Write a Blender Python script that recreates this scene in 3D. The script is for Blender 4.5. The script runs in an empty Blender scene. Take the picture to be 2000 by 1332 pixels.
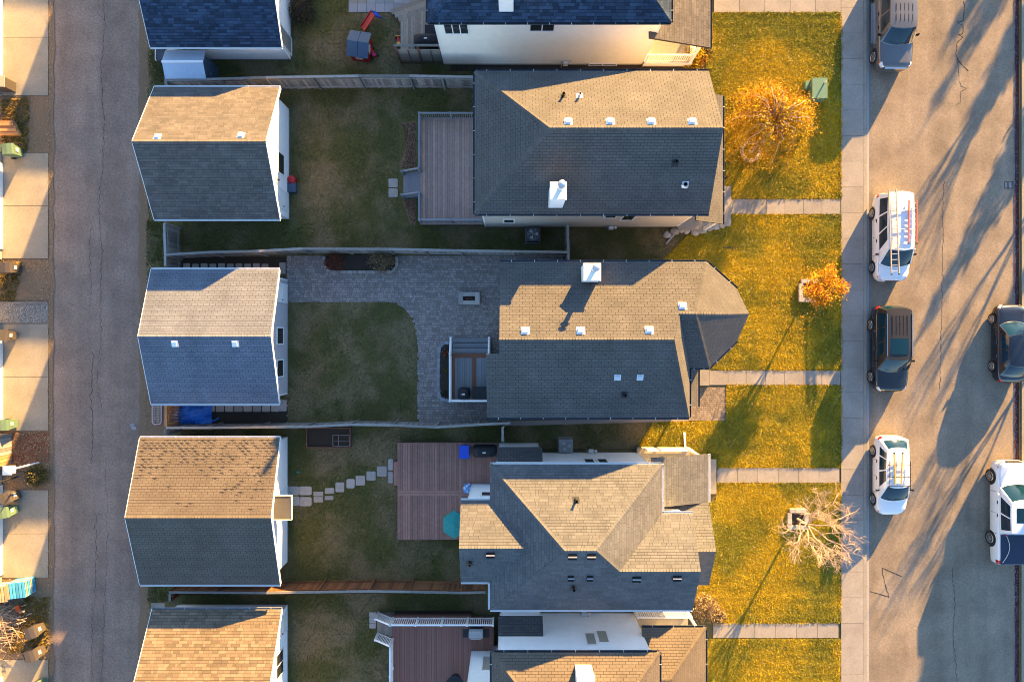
import bpy, math, random
import numpy as np
from mathutils import Vector, Matrix
random.seed(7); RNG = np.random.default_rng(11)
R = math.radians
SC = bpy.context.scene
COL = SC.collection
CAMH = 40.0
# ---------------------------------------------------------------- camera, sky, sun, exposure
cam = bpy.data.objects.new('camera', bpy.data.cameras.new('camera'))
COL.objects.link(cam); SC.camera = cam
cam.location = (0, 0, CAMH); cam.rotation_euler = (0, 0, 0)
cam.data.sensor_width = 36; cam.data.lens = 24; cam.data.clip_end = 3000
SUN = Vector((2.34, 4.3, 1.0)).normalized()
EL = math.asin(SUN.z); AZ = math.atan2(SUN.x, SUN.y)
world = bpy.data.worlds.new('World'); SC.world = world; world.use_nodes = True
nt = world.node_tree; bg = nt.nodes['Background']
sky = nt.nodes.new('ShaderNodeTexSky'); sky.sky_type = 'NISHITA'; sky.sun_disc = False
sky.sun_elevation = EL; sky.sun_rotation = AZ; sky.air_density = 1.0; sky.dust_density = 0.3; sky.ozone_density = 2.6
nt.links.new(sky.outputs[0], bg.inputs[0]); bg.inputs[1].default_value = 0.074
sl = bpy.data.lights.new('sun', 'SUN'); sl.energy = 5.0; sl.angle = R(0.5); sl.color = (1.0, 0.565, 0.165)
so = bpy.data.objects.new('sun', sl); COL.objects.link(so); so.location = (0, 0, 60)
so.rotation_euler = SUN.to_track_quat('Z', 'Y').to_euler()
SC.view_settings.view_transform = 'Standard'; SC.view_settings.look = 'None'
SC.view_settings.exposure = 3.0; SC.view_settings.gamma = 1.0; SC.view_settings.use_curve_mapping = False
SC.render.engine = 'CYCLES'
SC.cycles.filter_width = 1.0; SC.cycles.use_denoising = True; SC.cycles.denoising_input_passes = 'RGB_ALBEDO_NORMAL'; SC.cycles.denoising_prefilter = 'ACCURATE'; SC.cycles.max_bounces = 7; SC.cycles.diffuse_bounces = 4; SC.cycles.glossy_bounces = 3; SC.cycles.caustics_reflective = False

# ---------------------------------------------------------------- helpers
def W(px, py, h=0.0):                      # photo pixel + height above the yards -> point
    k = 0.03 * (CAMH - h) / CAMH
    return Vector(((px - 1000) * k, (666 - py) * k, h))
def WX(px, h=0.0): return (px - 1000) * 0.03 * (CAMH - h) / CAMH
def WY(py, h=0.0): return (666 - py) * 0.03 * (CAMH - h) / CAMH

def mat(name, col, rough=0.85, var=0.0, scale=8.0, col2=None, bump=0.0, bscale=40.0, attr=None, amp=0.5, spec=0.3,
        metal=0.0, var2=0.0, scale2=1.2, coat=0.0, blotch=None, bl_scale=0.6, trans=0.0, streak=0.0):
    """procedural material: two noise scales, optional second colour by blotches, tone per piece (attr: 'tone' attribute or 'random')"""
    m = bpy.data.materials.new(name); m.use_nodes = True
    n = m.node_tree.nodes; l = m.node_tree.links; b = n['Principled BSDF']
    b.inputs['Roughness'].default_value = rough; b.inputs['Metallic'].default_value = metal
    b.inputs['Specular IOR Level'].default_value = spec; b.inputs['Coat Weight'].default_value = coat
    b.inputs['Coat Roughness'].default_value = 0.04
    tc = n.new('ShaderNodeNewGeometry')
    cur = None
    def rgb(c):
        r = n.new('ShaderNodeRGB'); r.outputs[0].default_value = (*c, 1); return r.outputs[0]
    cur = rgb(col)
    def noise(sc, detail=4):
        t = n.new('ShaderNodeTexNoise'); t.inputs['Scale'].default_value = sc; t.inputs['Detail'].default_value = detail
        l.new(tc.outputs['Position'], t.inputs['Vector']); return t.outputs['Fac']
    def mixc(f, a, c, blend='MIX'):
        x = n.new('ShaderNodeMix'); x.data_type = 'RGBA'; x.blend_type = blend
        if hasattr(f, 'is_output') or not isinstance(f, float): l.new(f, x.inputs[0])
        else: x.inputs[0].default_value = f
        l.new(a, x.inputs[6]); l.new(c, x.inputs[7]); return x.outputs[2]
    def ramp(f, a, c):
        x = n.new('ShaderNodeMapRange'); x.inputs[1].default_value = a; x.inputs[2].default_value = c; x.interpolation_type = 'SMOOTHSTEP'
        l.new(f, x.inputs[0]); return x.outputs[0]
    def mult(f, lo, hi, src):
        x = n.new('ShaderNodeMapRange'); x.inputs[1].default_value = 0.25; x.inputs[2].default_value = 0.75
        x.inputs[3].default_value = lo; x.inputs[4].default_value = hi; l.new(f, x.inputs[0])
        v = n.new('ShaderNodeVectorMath'); v.operation = 'SCALE'; l.new(src, v.inputs[0]); l.new(x.outputs[0], v.inputs['Scale'])
        return v.outputs[0]
    if blotch: cur = mixc(ramp(noise(bl_scale, 6), 0.42, 0.62), cur, rgb(blotch))
    if col2: cur = mixc(ramp(noise(scale, 3), 0.4, 0.65), cur, rgb(col2))
    if var: cur = mult(noise(scale), 1 - var, 1 + var, cur)
    if streak:
        mp = n.new('ShaderNodeMapping'); mp.inputs['Scale'].default_value = (1.1, .045, 1); l.new(tc.outputs['Position'], mp.inputs[0])
        t = n.new('ShaderNodeTexNoise'); t.inputs['Scale'].default_value = 1.0; t.inputs['Detail'].default_value = 3; l.new(mp.outputs[0], t.inputs['Vector'])
        cur = mult(t.outputs['Fac'], 1 - streak, 1 + streak, cur)
    if var2: cur = mult(noise(scale2, 5), 1 - var2, 1 + var2, cur)
    if attr:
        if attr == 'random':
            a = n.new('ShaderNodeObjectInfo'); f = a.outputs['Random']
        else:
            a = n.new('ShaderNodeAttribute'); a.attribute_name = 'tone'; f = a.outputs['Fac']
        x = n.new('ShaderNodeMapRange'); x.inputs[3].default_value = 1 - amp; x.inputs[4].default_value = 1 + amp
        l.new(f, x.inputs[0])
        v = n.new('ShaderNodeVectorMath'); v.operation = 'SCALE'; l.new(cur, v.inputs[0]); l.new(x.outputs[0], v.inputs['Scale'])
        cur = v.outputs[0]
    l.new(cur, b.inputs['Base Color'])
    if trans:
        tr = n.new('ShaderNodeBsdfTranslucent'); l.new(cur, tr.inputs[0]); mx = n.new('ShaderNodeMixShader'); mx.inputs[0].default_value = trans
        l.new(b.outputs[0], mx.inputs[1]); l.new(tr.outputs[0], mx.inputs[2]); l.new(mx.outputs[0], n['Material Output'].inputs[0])
    if bump:
        bp = n.new('ShaderNodeBump'); bp.inputs['Strength'].default_value = bump; bp.inputs['Distance'].default_value = 0.01
        l.new(noise(bscale, 3), bp.inputs['Height']); l.new(bp.outputs[0], b.inputs['Normal'])
    return m

def root_loc(o):
    v = Vector((0, 0, 0))
    while o is not None:
        v += o.location; o = o.parent
    return v
def link(o, parent=None):
    COL.objects.link(o)
    if parent is not None: o.parent = parent
    return o
def thing(name, label, cat, loc=(0, 0, 0), rotz=0.0, group=None):
    o = bpy.data.objects.new(name, None); o.empty_display_size = 0.3
    o.location = loc; o.rotation_euler = (0, 0, rotz); link(o)
    o['label'] = label; o['category'] = cat
    if group: o['group'] = group
    return o
def tag(o, label, cat, group=None, kind=None):
    o['label'] = label; o['category'] = cat
    if group: o['group'] = group
    if kind: o['kind'] = kind
    return o

class MB:
    def __init__(s): s.v = []; s.f = []; s.t = []; s.m = []
    def poly(s, pts, tone=0.5):
        b = len(s.v); s.v += [tuple(p) for p in pts]; s.f.append(tuple(range(b, b + len(pts)))); s.t.append(tone)
    def hull8(s, c, tone=0.5):              # 8 corners: bottom ring 0-3 (ccw), top ring 4-7
        b = len(s.v); s.v += [tuple(p) for p in c]
        for q in ((3, 2, 1, 0), (4, 5, 6, 7), (0, 1, 5, 4), (1, 2, 6, 5), (2, 3, 7, 6), (3, 0, 4, 7)):
            s.f.append(tuple(b + i for i in q)); s.t.append(tone)
    def box(s, x0, y0, z0, x1, y1, z1, tone=0.5):
        s.hull8([(x0, y0, z0), (x1, y0, z0), (x1, y1, z0), (x0, y1, z0), (x0, y0, z1), (x1, y0, z1), (x1, y1, z1), (x0, y1, z1)], tone)
    def beam(s, p, q, w, h, tone=0.5):      # box along p->q, w sideways, h vertical-ish
        p = Vector(p); q = Vector(q); d = (q - p).normalized()
        up = Vector((0, 0, 1)) if abs(d.z) < 0.95 else Vector((0, 1, 0))
        a = d.cross(up).normalized() * (w / 2); c = a.cross(d).normalized() * (h / 2)
        s.hull8([p - a - c, p + a - c, q + a - c, q - a - c, p - a + c, p + a + c, q + a + c, q - a + c], tone)
    def tube(s, p, q, r0, r1=None, n=8, tone=0.5, cap=True):
        r1 = r0 if r1 is None else r1
        p = Vector(p); q = Vector(q); d = (q - p).normalized()
        up = Vector((0, 0, 1)) if abs(d.z) < 0.9 else Vector((1, 0, 0))
        a = d.cross(up).normalized(); c = d.cross(a)
        b = len(s.v)
        for (o, r) in ((p, r0), (q, r1)):
            for i in range(n):
                t = 2 * math.pi * i / n
                s.v.append(tuple(o + (a * math.cos(t) + c * math.sin(t)) * r))
        for i in range(n):
            j = (i + 1) % n
            s.f.append((b + i, b + j, b + n + j, b + n + i)); s.t.append(tone)
        if cap:
            s.f.append(tuple(b + i for i in range(n - 1, -1, -1))); s.t.append(tone)
            s.f.append(tuple(b + n + i for i in range(n))); s.t.append(tone)
    def path(s, pts, r, n=6, tone=0.5):
        for a, b in zip(pts[:-1], pts[1:]): s.tube(a, b, r, r, n, tone)
    def lathe(s, c, prof, n=16, tone=0.5):  # prof: (r, z) list from bottom
        b = len(s.v); c = Vector(c)
        for (r, z) in prof:
            for i in range(n):
                t = 2 * math.pi * i / n; s.v.append((c.x + r * math.cos(t), c.y + r * math.sin(t), c.z + z))
        for k in range(len(prof) - 1):
            for i in range(n):
                j = (i + 1) % n
                s.f.append((b + k * n + i, b + k * n + j, b + (k + 1) * n + j, b + (k + 1) * n + i)); s.t.append(tone)
        s.f.append(tuple(b + i for i in range(n - 1, -1, -1))); s.t.append(tone)
        s.f.append(tuple(b + (len(prof) - 1) * n + i for i in range(n))); s.t.append(tone)
    def prism(s, pts, z0, z1, tone=0.5):
        n = len(pts); b = len(s.v)
        ar = sum(pts[i][0] * pts[(i + 1) % n][1] - pts[(i + 1) % n][0] * pts[i][1] for i in range(n))
        if ar < 0: pts = pts[::-1]
        s.v += [(p[0], p[1], z0) for p in pts] + [(p[0], p[1], z1) for p in pts]
        s.f.append(tuple(b + i for i in range(n - 1, -1, -1))); s.t.append(tone)
        s.f.append(tuple(b + n + i for i in range(n))); s.t.append(tone)
        for i in range(n):
            j = (i + 1) % n; s.f.append((b + i, b + j, b + n + j, b + n + i)); s.t.append(tone)
    def grid(s, rows, tone=0.5, closed=False):
        b = len(s.v); n = len(rows[0])
        for r in rows: s.v += [tuple(p) for p in r]
        for i in range(len(rows) - 1):
            for j in range(n if closed else n - 1):
                k = (j + 1) % n
                s.f.append((b + i * n + j, b + i * n + k, b + (i + 1) * n + k, b + (i + 1) * n + j)); s.t.append(tone)
    def mesh(s, name, m, off=Vector((0, 0, 0)), smooth=False):
        me = bpy.data.meshes.new(name)
        me.from_pydata([(x - off.x, y - off.y, z - off.z) for (x, y, z) in s.v], [], s.f)
        a = me.attributes.new('tone', 'FLOAT', 'FACE'); a.data.foreach_set('value', np.array(s.t, dtype=np.float32))
        me.materials.append(m)
        if smooth: me.shade_smooth()
        me.update(); return me
    def build(s, name, m, parent=None, smooth=False, local=False, kind=None):
        off = Vector((0, 0, 0)) if (local or parent is None) else root_loc(parent)
        o = bpy.data.objects.new(name, s.mesh(name, m, off, smooth)); link(o, parent)
        if kind: o['kind'] = kind
        return o

UNIT = {}
def piece(name, m, parent, x0, y0, z0, x1, y1, z1, rot=None, world=True):
    """one box-shaped piece: shares the unit box of its material"""
    if m.name not in UNIT:
        b = MB(); b.box(-.5, -.5, -.5, .5, .5, .5); UNIT[m.name] = b.mesh('piece', m)
    o = bpy.data.objects.new(name, UNIT[m.name])
    o.location = Vector(((x0 + x1) / 2, (y0 + y1) / 2, (z0 + z1) / 2)) - (root_loc(parent) if world and parent else Vector((0, 0, 0)))
    o.scale = (max(x1 - x0, 1e-3), max(y1 - y0, 1e-3), max(z1 - z0, 1e-3))
    if rot: o.rotation_euler = rot
    return link(o, parent)
def bar(name, m, parent, p, q, w, h):
    """one straight bar piece from p to q"""
    p = Vector(p); q = Vector(q); d = q - p
    o = piece(name, m, parent, 0, 0, 0, 1, 1, 1)
    o.location = (p + q) / 2 - (root_loc(parent) if parent else Vector((0, 0, 0)))
    o.scale = (d.length, w, h); o.rotation_mode = 'QUATERNION'
    o.rotation_quaternion = d.to_track_quat('X', 'Z'); return o
def inst(name, me, parent, loc, rotm=None, scale=None):
    o = bpy.data.objects.new(name, me); o.location = Vector(loc) - (root_loc(parent) if parent else Vector((0, 0, 0)))
    if rotm is not None:
        o.rotation_mode = 'QUATERNION'; o.rotation_quaternion = rotm.to_quaternion()
    if scale: o.scale = scale
    return link(o, parent)
def struct(name, mb, m, parent=None):
    o = mb.build(name, m, parent)
    o['kind'] = 'structure'; return o

def clip_rect(poly, u0, u1, v0, v1):
    for ax, val, sgn in ((0, u0, 1), (0, u1, -1), (1, v0, 1), (1, v1, -1)):
        out = []; n = len(poly)
        for i in range(n):
            a = poly[i]; b = poly[(i + 1) % n]
            da = (a[ax] - val) * sgn; db = (b[ax] - val) * sgn
            if da >= 0: out.append(a)
            if da * db < 0:
                t = da / (da - db); out.append((a[0] + (b[0] - a[0]) * t, a[1] + (b[1] - a[1]) * t))
        poly = out
        if len(poly) < 3: return []
    return poly
def area2(p): return 0.5 * sum(p[i][0] * p[(i + 1) % len(p)][1] - p[(i + 1) % len(p)][0] * p[i][1] for i in range(len(p)))
def inside(pt, poly):
    c = False; n = len(poly); x, y = pt[0], pt[1]
    for i in range(n):
        a = poly[i]; b = poly[i - 1]
        if (a[1] > y) != (b[1] > y) and x < (b[0] - a[0]) * (y - a[1]) / (b[1] - a[1]) + a[0]: c = not c
    return c

# ---------------------------------------------------------------- materials
M = {}
def shingle(name, c, amp=.3, var=.14):
    M[name] = mat(name, c, rough=.9, var=var, scale=60, var2=.16, scale2=.8, attr='tone', amp=amp, spec=.18, bump=.25, bscale=120)
    M[name + '_under'] = mat(name + '_under', tuple(x * .30 for x in c), rough=.95, var=.2, scale=20)
shingle('shingle_brown', (.092, .090, .088), .15)
shingle('shingle_tan', (.112, .096, .080), .13)
shingle('shingle_taupe', (.105, .098, .094), .16)
shingle('shingle_greige', (.104, .108, .114), .12)
shingle('shingle_bluegrey', (.132, .150, .188), .15)
shingle('shingle_navy', (.030, .052, .090), .40)
shingle('shingle_dash', (.135, .110, .084), .26)
shingle('shingle_dark', (.075, .078, .085), .25)
M['white'] = mat('white_siding', (.84, .83, .82), rough=.55, var=.04, scale=2.5, spec=.35)
M['cream'] = mat('cream_siding', (.88, .84, .75), rough=.55, var=.04, scale=2.5, spec=.35)
M['pale_blue'] = mat('pale_blue_siding', (.80, .83, .86), rough=.55, var=.04, scale=2.5)
M['lilac'] = mat('lilac_grey_siding', (.42, .41, .45), rough=.6, var=.05, scale=2.5)
M['greige_siding'] = mat('greige_siding', (.50, .46, .41), rough=.6, var=.05, scale=2.5)
M['trim'] = mat('white_trim', (.80, .80, .80), rough=.45, var=.03, scale=6, spec=.4)
M['gutter_dark'] = mat('dark_gutter', (.045, .055, .075), rough=.4, spec=.5, var=.1, scale=4)
M['gutter_grey'] = mat('grey_gutter', (.30, .31, .33), rough=.4, spec=.5, var=.1, scale=4)
M['foundation'] = mat('foundation_concrete', (.30, .29, .27), rough=.95, var=.12, scale=9)
M['glass'] = mat('window_glass', (.02, .025, .03), rough=.06, spec=.6)
M['blind'] = mat('window_blind', (.30, .30, .27), rough=.3, spec=.5)
M['metal'] = mat('galvanised_metal', (.55, .58, .62), rough=.35, metal=.7, var=.08, scale=10)
M['metal_paint'] = mat('pale_metal', (.62, .62, .62), rough=.4, spec=.5)
M['black_plastic'] = mat('black_plastic', (.018, .02, .024), rough=.5, var=.2, scale=8)
M['cover_black'] = mat('vent_black', (.010, .010, .012), rough=.8)
M['black_rubber'] = mat('black_rubber', (.02, .02, .021), rough=.8, var=.1, scale=30)
M['concrete'] = mat('concrete', (.245, .228, .205), rough=.92, var=.12, scale=11, var2=.14, scale2=1.1, attr='random', amp=.06, bump=.15, bscale=90)
M['concrete_tan'] = mat('tan_concrete', (.245, .225, .185), rough=.92, var=.12, scale=10, var2=.16, scale2=.8, attr='random', amp=.05)
M['concrete_blue'] = mat('grey_slab', (.25, .26, .29), rough=.92, var=.08, scale=14, attr='random', amp=.16)
M['joint'] = mat('joint_dirt', (.09, .08, .065), rough=1, var=.2, scale=20)
M['asphalt'] = mat('street_asphalt', (.215, .180, .140), blotch=(.185, .155, .122), bl_scale=.7, rough=.95, var=.22, scale=11, var2=.18, scale2=.5, bump=.3, bscale=40, spec=.2, streak=.15)
M['alley'] = mat('alley_asphalt', (.235, .180, .145), blotch=(.205, .158, .13), bl_scale=.7, rough=.95, var=.30, scale=11, var2=.14, scale2=.6, bump=.35, bscale=40, spec=.2, streak=.16)
M['tar'] = mat('crack_tar', (.03, .029, .03), rough=.85, var=.2, scale=15)
M['crack'] = mat('crack_dark', (.045, .042, .042), rough=.95, var=.2, scale=15)  # plain dark colour of the asphalt crack ribbons
M['soil'] = mat('soil', (.055, .042, .032), rough=1, var=.35, scale=14, col2=(.03, .025, .02), bump=.6, bscale=30)
M['litter'] = mat('leafy_dirt', (.24, .165, .105), rough=1, var=.4, scale=18, col2=(.12, .088, .062), bump=.7, bscale=26)
M['gravel'] = mat('gravel', (.22, .21, .19), rough=.95, var=.5, scale=22, bump=.8, bscale=22)
M['ground'] = mat('ground', (.10, .085, .04), rough=1, var=.25, scale=6, var2=.2, scale2=.3)
M['turf_gold'] = mat('gold_turf', (.33, .245, .016), rough=1, var=.30, scale=9, blotch=(.19, .175, .018), bl_scale=.3, bump=.8, bscale=14)
M['turf_green'] = mat('green_turf', (.085, .082, .026), rough=1, var=.3, scale=9, blotch=(.17, .135, .070), bl_scale=.38)
M['blade_gold'] = mat('gold_grass', (.45, .33, .018), rough=.75, var=.15, scale=3, blotch=(.235, .215, .02), bl_scale=.3, attr='tone', amp=.42, spec=.2, trans=.35)
M['blade_green'] = mat('green_grass', (.098, .112, .032), rough=.8, var=.25, scale=3, blotch=(.20, .160, .085), bl_scale=.38, attr='tone', amp=.45, spec=.15)
M['blade_lush'] = mat('lush_grass', (.070, .086, .028), rough=.8, var=.3, scale=3, blotch=(.16, .13, .07), bl_scale=.5, attr='tone', amp=.45, spec=.15)
M['fence_grey'] = mat('weathered_fence', (.235, .225, .215), rough=.9, var=.18, scale=7, attr='random', amp=.38)
M['fence_brown'] = mat('brown_fence', (.150, .070, .034), rough=.9, var=.2, scale=7, attr='random', amp=.45)
M['fence_new'] = mat('new_wood', (.42, .22, .10), rough=.8, var=.15, scale=7, attr='random', amp=.2)
M['deck_mauve'] = mat('mauve_deck', (.36, .255, .215), rough=.75, var=.12, scale=6, attr='random', amp=.17, var2=.1, scale2=.8)
M['deck_red'] = mat('red_brown_deck', (.21, .100, .080), rough=.75, var=.08, scale=12, attr='random', amp=.12)
M['deck_plum'] = mat('plum_deck', (.27, .150, .120), rough=.75, var=.12, scale=6, attr='random', amp=.18, var2=.1, scale2=.8)
M['deck_blue'] = mat('slate_deck', (.175, .195, .215), rough=.7, var=.06, scale=12, attr='random', amp=.10)
M['deck_trim'] = mat('chestnut_deck', (.16, .075, .05), rough=.7, var=.08, scale=12, attr='random', amp=.1)
M['deck_wood'] = mat('weathered_deck', (.25, .225, .195), rough=.9, var=.15, scale=9, attr='random', amp=.18)
M['rail_grey'] = mat('grey_rail', (.20, .215, .24), rough=.6, attr='random', amp=.1)
M['paver'] = mat('paver', (.255, .225, .215), rough=.9, var=.12, scale=30, attr='tone', amp=.22)
M['paver_warm'] = mat('warm_paver', (.22, .18, .14), rough=.9, var=.12, scale=30, attr='tone', amp=.22)
M['stone'] = mat('stone', (.33, .31, .29), rough=.9, var=.15, scale=12, attr='random', amp=.15)
M['bark'] = mat('bark', (.16, .11, .075), rough=.95, var=.2, scale=20)
M['bark_pale'] = mat('pale_bark', (.42, .32, .23), rough=.9, var=.15, scale=20)
M['leaf_gold'] = mat('gold_leaves', (.46, .30, .015), rough=.7, attr='tone', amp=.5, spec=.2, col2=(.36, .17, .015), scale=1.0, trans=.3)
M['leaf_orange'] = mat('orange_leaves', (.60, .25, .012), rough=.7, attr='tone', amp=.5, spec=.2, trans=.3, col2=(.45, .30, .02), scale=1.6)
M['leaf_tan'] = mat('tan_leaves', (.26, .19, .10), rough=.8, attr='tone', amp=.5)
M['leaf_red'] = mat('red_brown_leaves', (.16, .05, .028), rough=.8, attr='tone', amp=.6)
M['leaf_olive'] = mat('olive_leaves', (.13, .10, .03), rough=.8, attr='tone', amp=.5)
M['leaf_dark'] = mat('dark_leaves', (.05, .045, .028), rough=.8, attr='tone', amp=.5)
M['needle'] = mat('spruce_needles', (.035, .055, .035), rough=.85, attr='tone', amp=.4)
# ---------------------------------------------------------------- ground, roads, pavements
def pxpoly(pts, h=0.0): return [(W(x, y, h).x, W(x, y, h).y) for (x, y) in pts]
def sheet(name, pts, z, m, parent=None):
    b = MB(); n = len(pts)
    if area2(pts) < 0: pts = pts[::-1]
    b.poly([(p[0], p[1], z) for p in pts]); return struct(name, b, m, parent)

sheet('ground', [(-900, -900), (900, -900), (900, 900), (-900, 900)], -.30, M['ground'])
b = MB(); b.prism([(-21.75, -140), (20.75, -140), (20.75, 140), (-21.75, 140)], -.29, 0); struct('yard_soil', b, M['ground'])
b = MB(); b.prism([(-70, -140), (-26.95, -140), (-26.95, 140), (-70, 140)], -.29, -.004); struct('verge', b, M['litter'])
b = MB(); b.prism([(29.75, -140), (90, -140), (90, 140), (29.75, 140)], -.29, -.01); struct('far_yards', b, M['ground'])
alley = sheet('alley', [(-26.95, -140), (-21.75, -140), (-21.75, 140), (-26.95, 140)], -.02, M['alley'])
street = sheet('street', [(20.7, -140), (29.8, -140), (29.8, 140), (20.7, 140)], -.12, M['asphalt'])
# ragged dirt edge strips along the alley
def ragged(x0, x1, y0, y1, z, amp, n=90):
    L = [(x0 + random.uniform(-amp, amp), y0 + (y1 - y0) * i / n) for i in range(n + 1)]
    Rr = [(x1 + random.uniform(-amp, amp), y0 + (y1 - y0) * i / n) for i in range(n + 1)]
    b = MB()
    for i in range(n): b.poly([(L[i][0], L[i][1], z), (Rr[i][0], Rr[i][1], z), (Rr[i + 1][0], Rr[i + 1][1], z), (L[i + 1][0], L[i + 1][1], z)])
    return b
struct('alley_edge', ragged(-27.3, -26.85, -22, 22, .004, .07), M['litter'])
struct('alley_edge', ragged(-21.85, -21.3, -22, 22, .006, .09), M['litter'])
def crack(pts, w, z, wob, m, parent, name='crack', step=.16):
    b = MB(); P = []
    for (p, q) in zip(pts[:-1], pts[1:]):
        p = Vector(p); q = Vector(q); n = max(2, int((q - p).length / step))
        for i in range(n):
            t = i / n; P.append(p.lerp(q, t) + Vector((random.gauss(0, wob), random.gauss(0, wob) * .5)))
    P.append(Vector(pts[-1]))
    for i in range(len(P) - 1):
        d = (P[i + 1] - P[i]).normalized(); a = Vector((-d.y, d.x)) * w * random.uniform(.5, 1.2) / 2
        b.poly([(*(P[i] - a), z), (*(P[i + 1] - a), z), (*(P[i + 1] + a), z), (*(P[i] + a), z)])
    o = b.build(name, m, parent); return o
def pp(*pts): return [tuple(W(x, y).xy) for (x, y) in pts]
for pts, w in ((pp((202, 0), (205, 60), (196, 130), (203, 250), (200, 340)), .035), (pp((196, 340), (193, 420), (199, 500), (195, 580), (198, 665)), .035),
               (pp((176, 445), (175, 520), (178, 560), (174, 600)), .03), (pp((181, 690), (178, 780), (181, 860), (178, 905)), .05),
               (pp((186, 1000), (188, 1080), (184, 1180)), .03), (pp((196, 665), (190, 740), (198, 800)), .025), (pp((130, 592), (155, 600), (174, 603)), .025),
               (pp((205, 900), (210, 1000), (206, 1130), (198, 1332)), .025), (pp((188, 20), (203, 40), (212, 25)), .025), (pp((180, 1180), (178, 1332)), .03)):
    crack(pts, w * .75, -.016, .045, M['crack'], alley)
def tar(pts, w=.05): crack(pts, w, -.116, .012, M['tar'], street, 'tar_seal', .12)
tar(pp((1884, 0), (1887, 12), (1884, 40), (1872, 42), (1884, 50), (1883, 66), (1874, 66), (1884, 72), (1872, 82), (1870, 108)), .055)
tar(pp((1870, 108), (1876, 120), (1894, 138)), .07); tar(pp((1871, 110), (1876, 150)), .03)
tar(pp((1875, 155), (1880, 168), (1890, 172), (1878, 180), (1880, 198), (1869, 205)), .03)
tar(pp((1725, 1110), (1764, 1127)), .05); tar(pp((1725, 1110), (1726, 1122), (1738, 1168)), .05); tar(pp((1702, 1156), (1738, 1167)), .05)
crack(pp((1845, 350), (1842, 600), (1838, 760)), .03, -.116, .03, M['crack'], street)
crack(pp((1862, 1110), (1868, 1180), (1864, 1240), (1872, 1332)), .03, -.116, .03, M['crack'], street)
# gutter pans and kerbs
b = MB(); b.box(20.58, -140, -.29, 20.76, 140, .045); kerb = struct('kerb', b, M['concrete_tan'])
b = MB(); b.box(20.76, -140, -.29, 20.98, 140, -.112); struct('gutter_pan', b, M['concrete_blue'])
b = MB(); b.box(29.5, -140, -.29, 29.86, 140, -.112); struct('gutter_pan', b, M['concrete_blue'])
b = MB(); b.box(29.86, -140, -.29, 30.02, 140, .03); struct('kerb', b, M['concrete_tan'])
def slabs(parent, x0, x1, y0, y1, z, n, axis, m, gap=.014, th=.12):
    for i in range(n):
        a = i / n; c = (i + 1) / n
        if axis == 'y': piece('slab', m, parent, x0, y0 + (y1 - y0) * a + gap / 2, z - th, x1, y0 + (y1 - y0) * c - gap / 2, z + random.uniform(-.003, .003))
        else: piece('slab', m, parent, x0 + (x1 - x0) * a + gap / 2, y0, z - th, x0 + (x1 - x0) * c - gap / 2, y1, z + random.uniform(-.003, .003))
def paving(name, base, m=None):
    b = MB(); b.prism(base, -.2, -.0 + .012); o = struct(name, b, M['joint']); return o
sw = paving('sidewalk', [(19.26, -24), (20.57, -24), (20.57, 24), (19.26, 24)])
slabs(sw, 19.27, 20.57, -24.0, 24.0, .05, 32, 'y', M['concrete'])
sw2 = paving('sidewalk', [(30.03, -24), (31.5, -24), (31.5, 24), (30.03, 24)])
slabs(sw2, 30.04, 31.5, -24.0, 24.0, .045, 32, 'y', M['concrete'])
for (x0, x1, y0, y1, n) in ((1424, 1641, 389, 419, 6), (1385, 1641, 723, 752, 7), (1400, 1639, 913, 943, 6), (1392, 1637, 1216, 1245, 6), (1394, 1642, -30, 26, 5)):
    a = W(x0, y1); c = W(x1, y0)
    pv = paving('front_path', [(a.x, a.y), (c.x, a.y), (c.x, c.y), (a.x, c.y)])
    slabs(pv, a.x, c.x, a.y + .01, c.y - .01, .045, n, 'x', M['concrete'], .02)
# concrete driveways on the far side of the alley
for (y0, y1) in ((-40, 188), (299, 506), (632, 841), (956, 1128), (1287, 1400)):
    a = W(-30, y1); c = W(95, y0)
    pv = paving('driveway', [(a.x, a.y), (c.x, a.y), (c.x, c.y), (a.x, c.y)])
    slabs(pv, a.x, c.x - .01, a.y + .01, c.y - .01, .03, 2, 'y', M['concrete_tan'], .025)
sheet('gravel_strip', pxpoly([(-30, 592), (94, 592), (94, 631), (-30, 631)]), .006, M['gravel'])
piece('gravel_edging', M['fence_grey'], None, W(-20, 592).x, W(0, 592).y, 0, W(94, 592).x, W(0, 592).y + .06, .1)['kind'] = 'structure'
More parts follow.
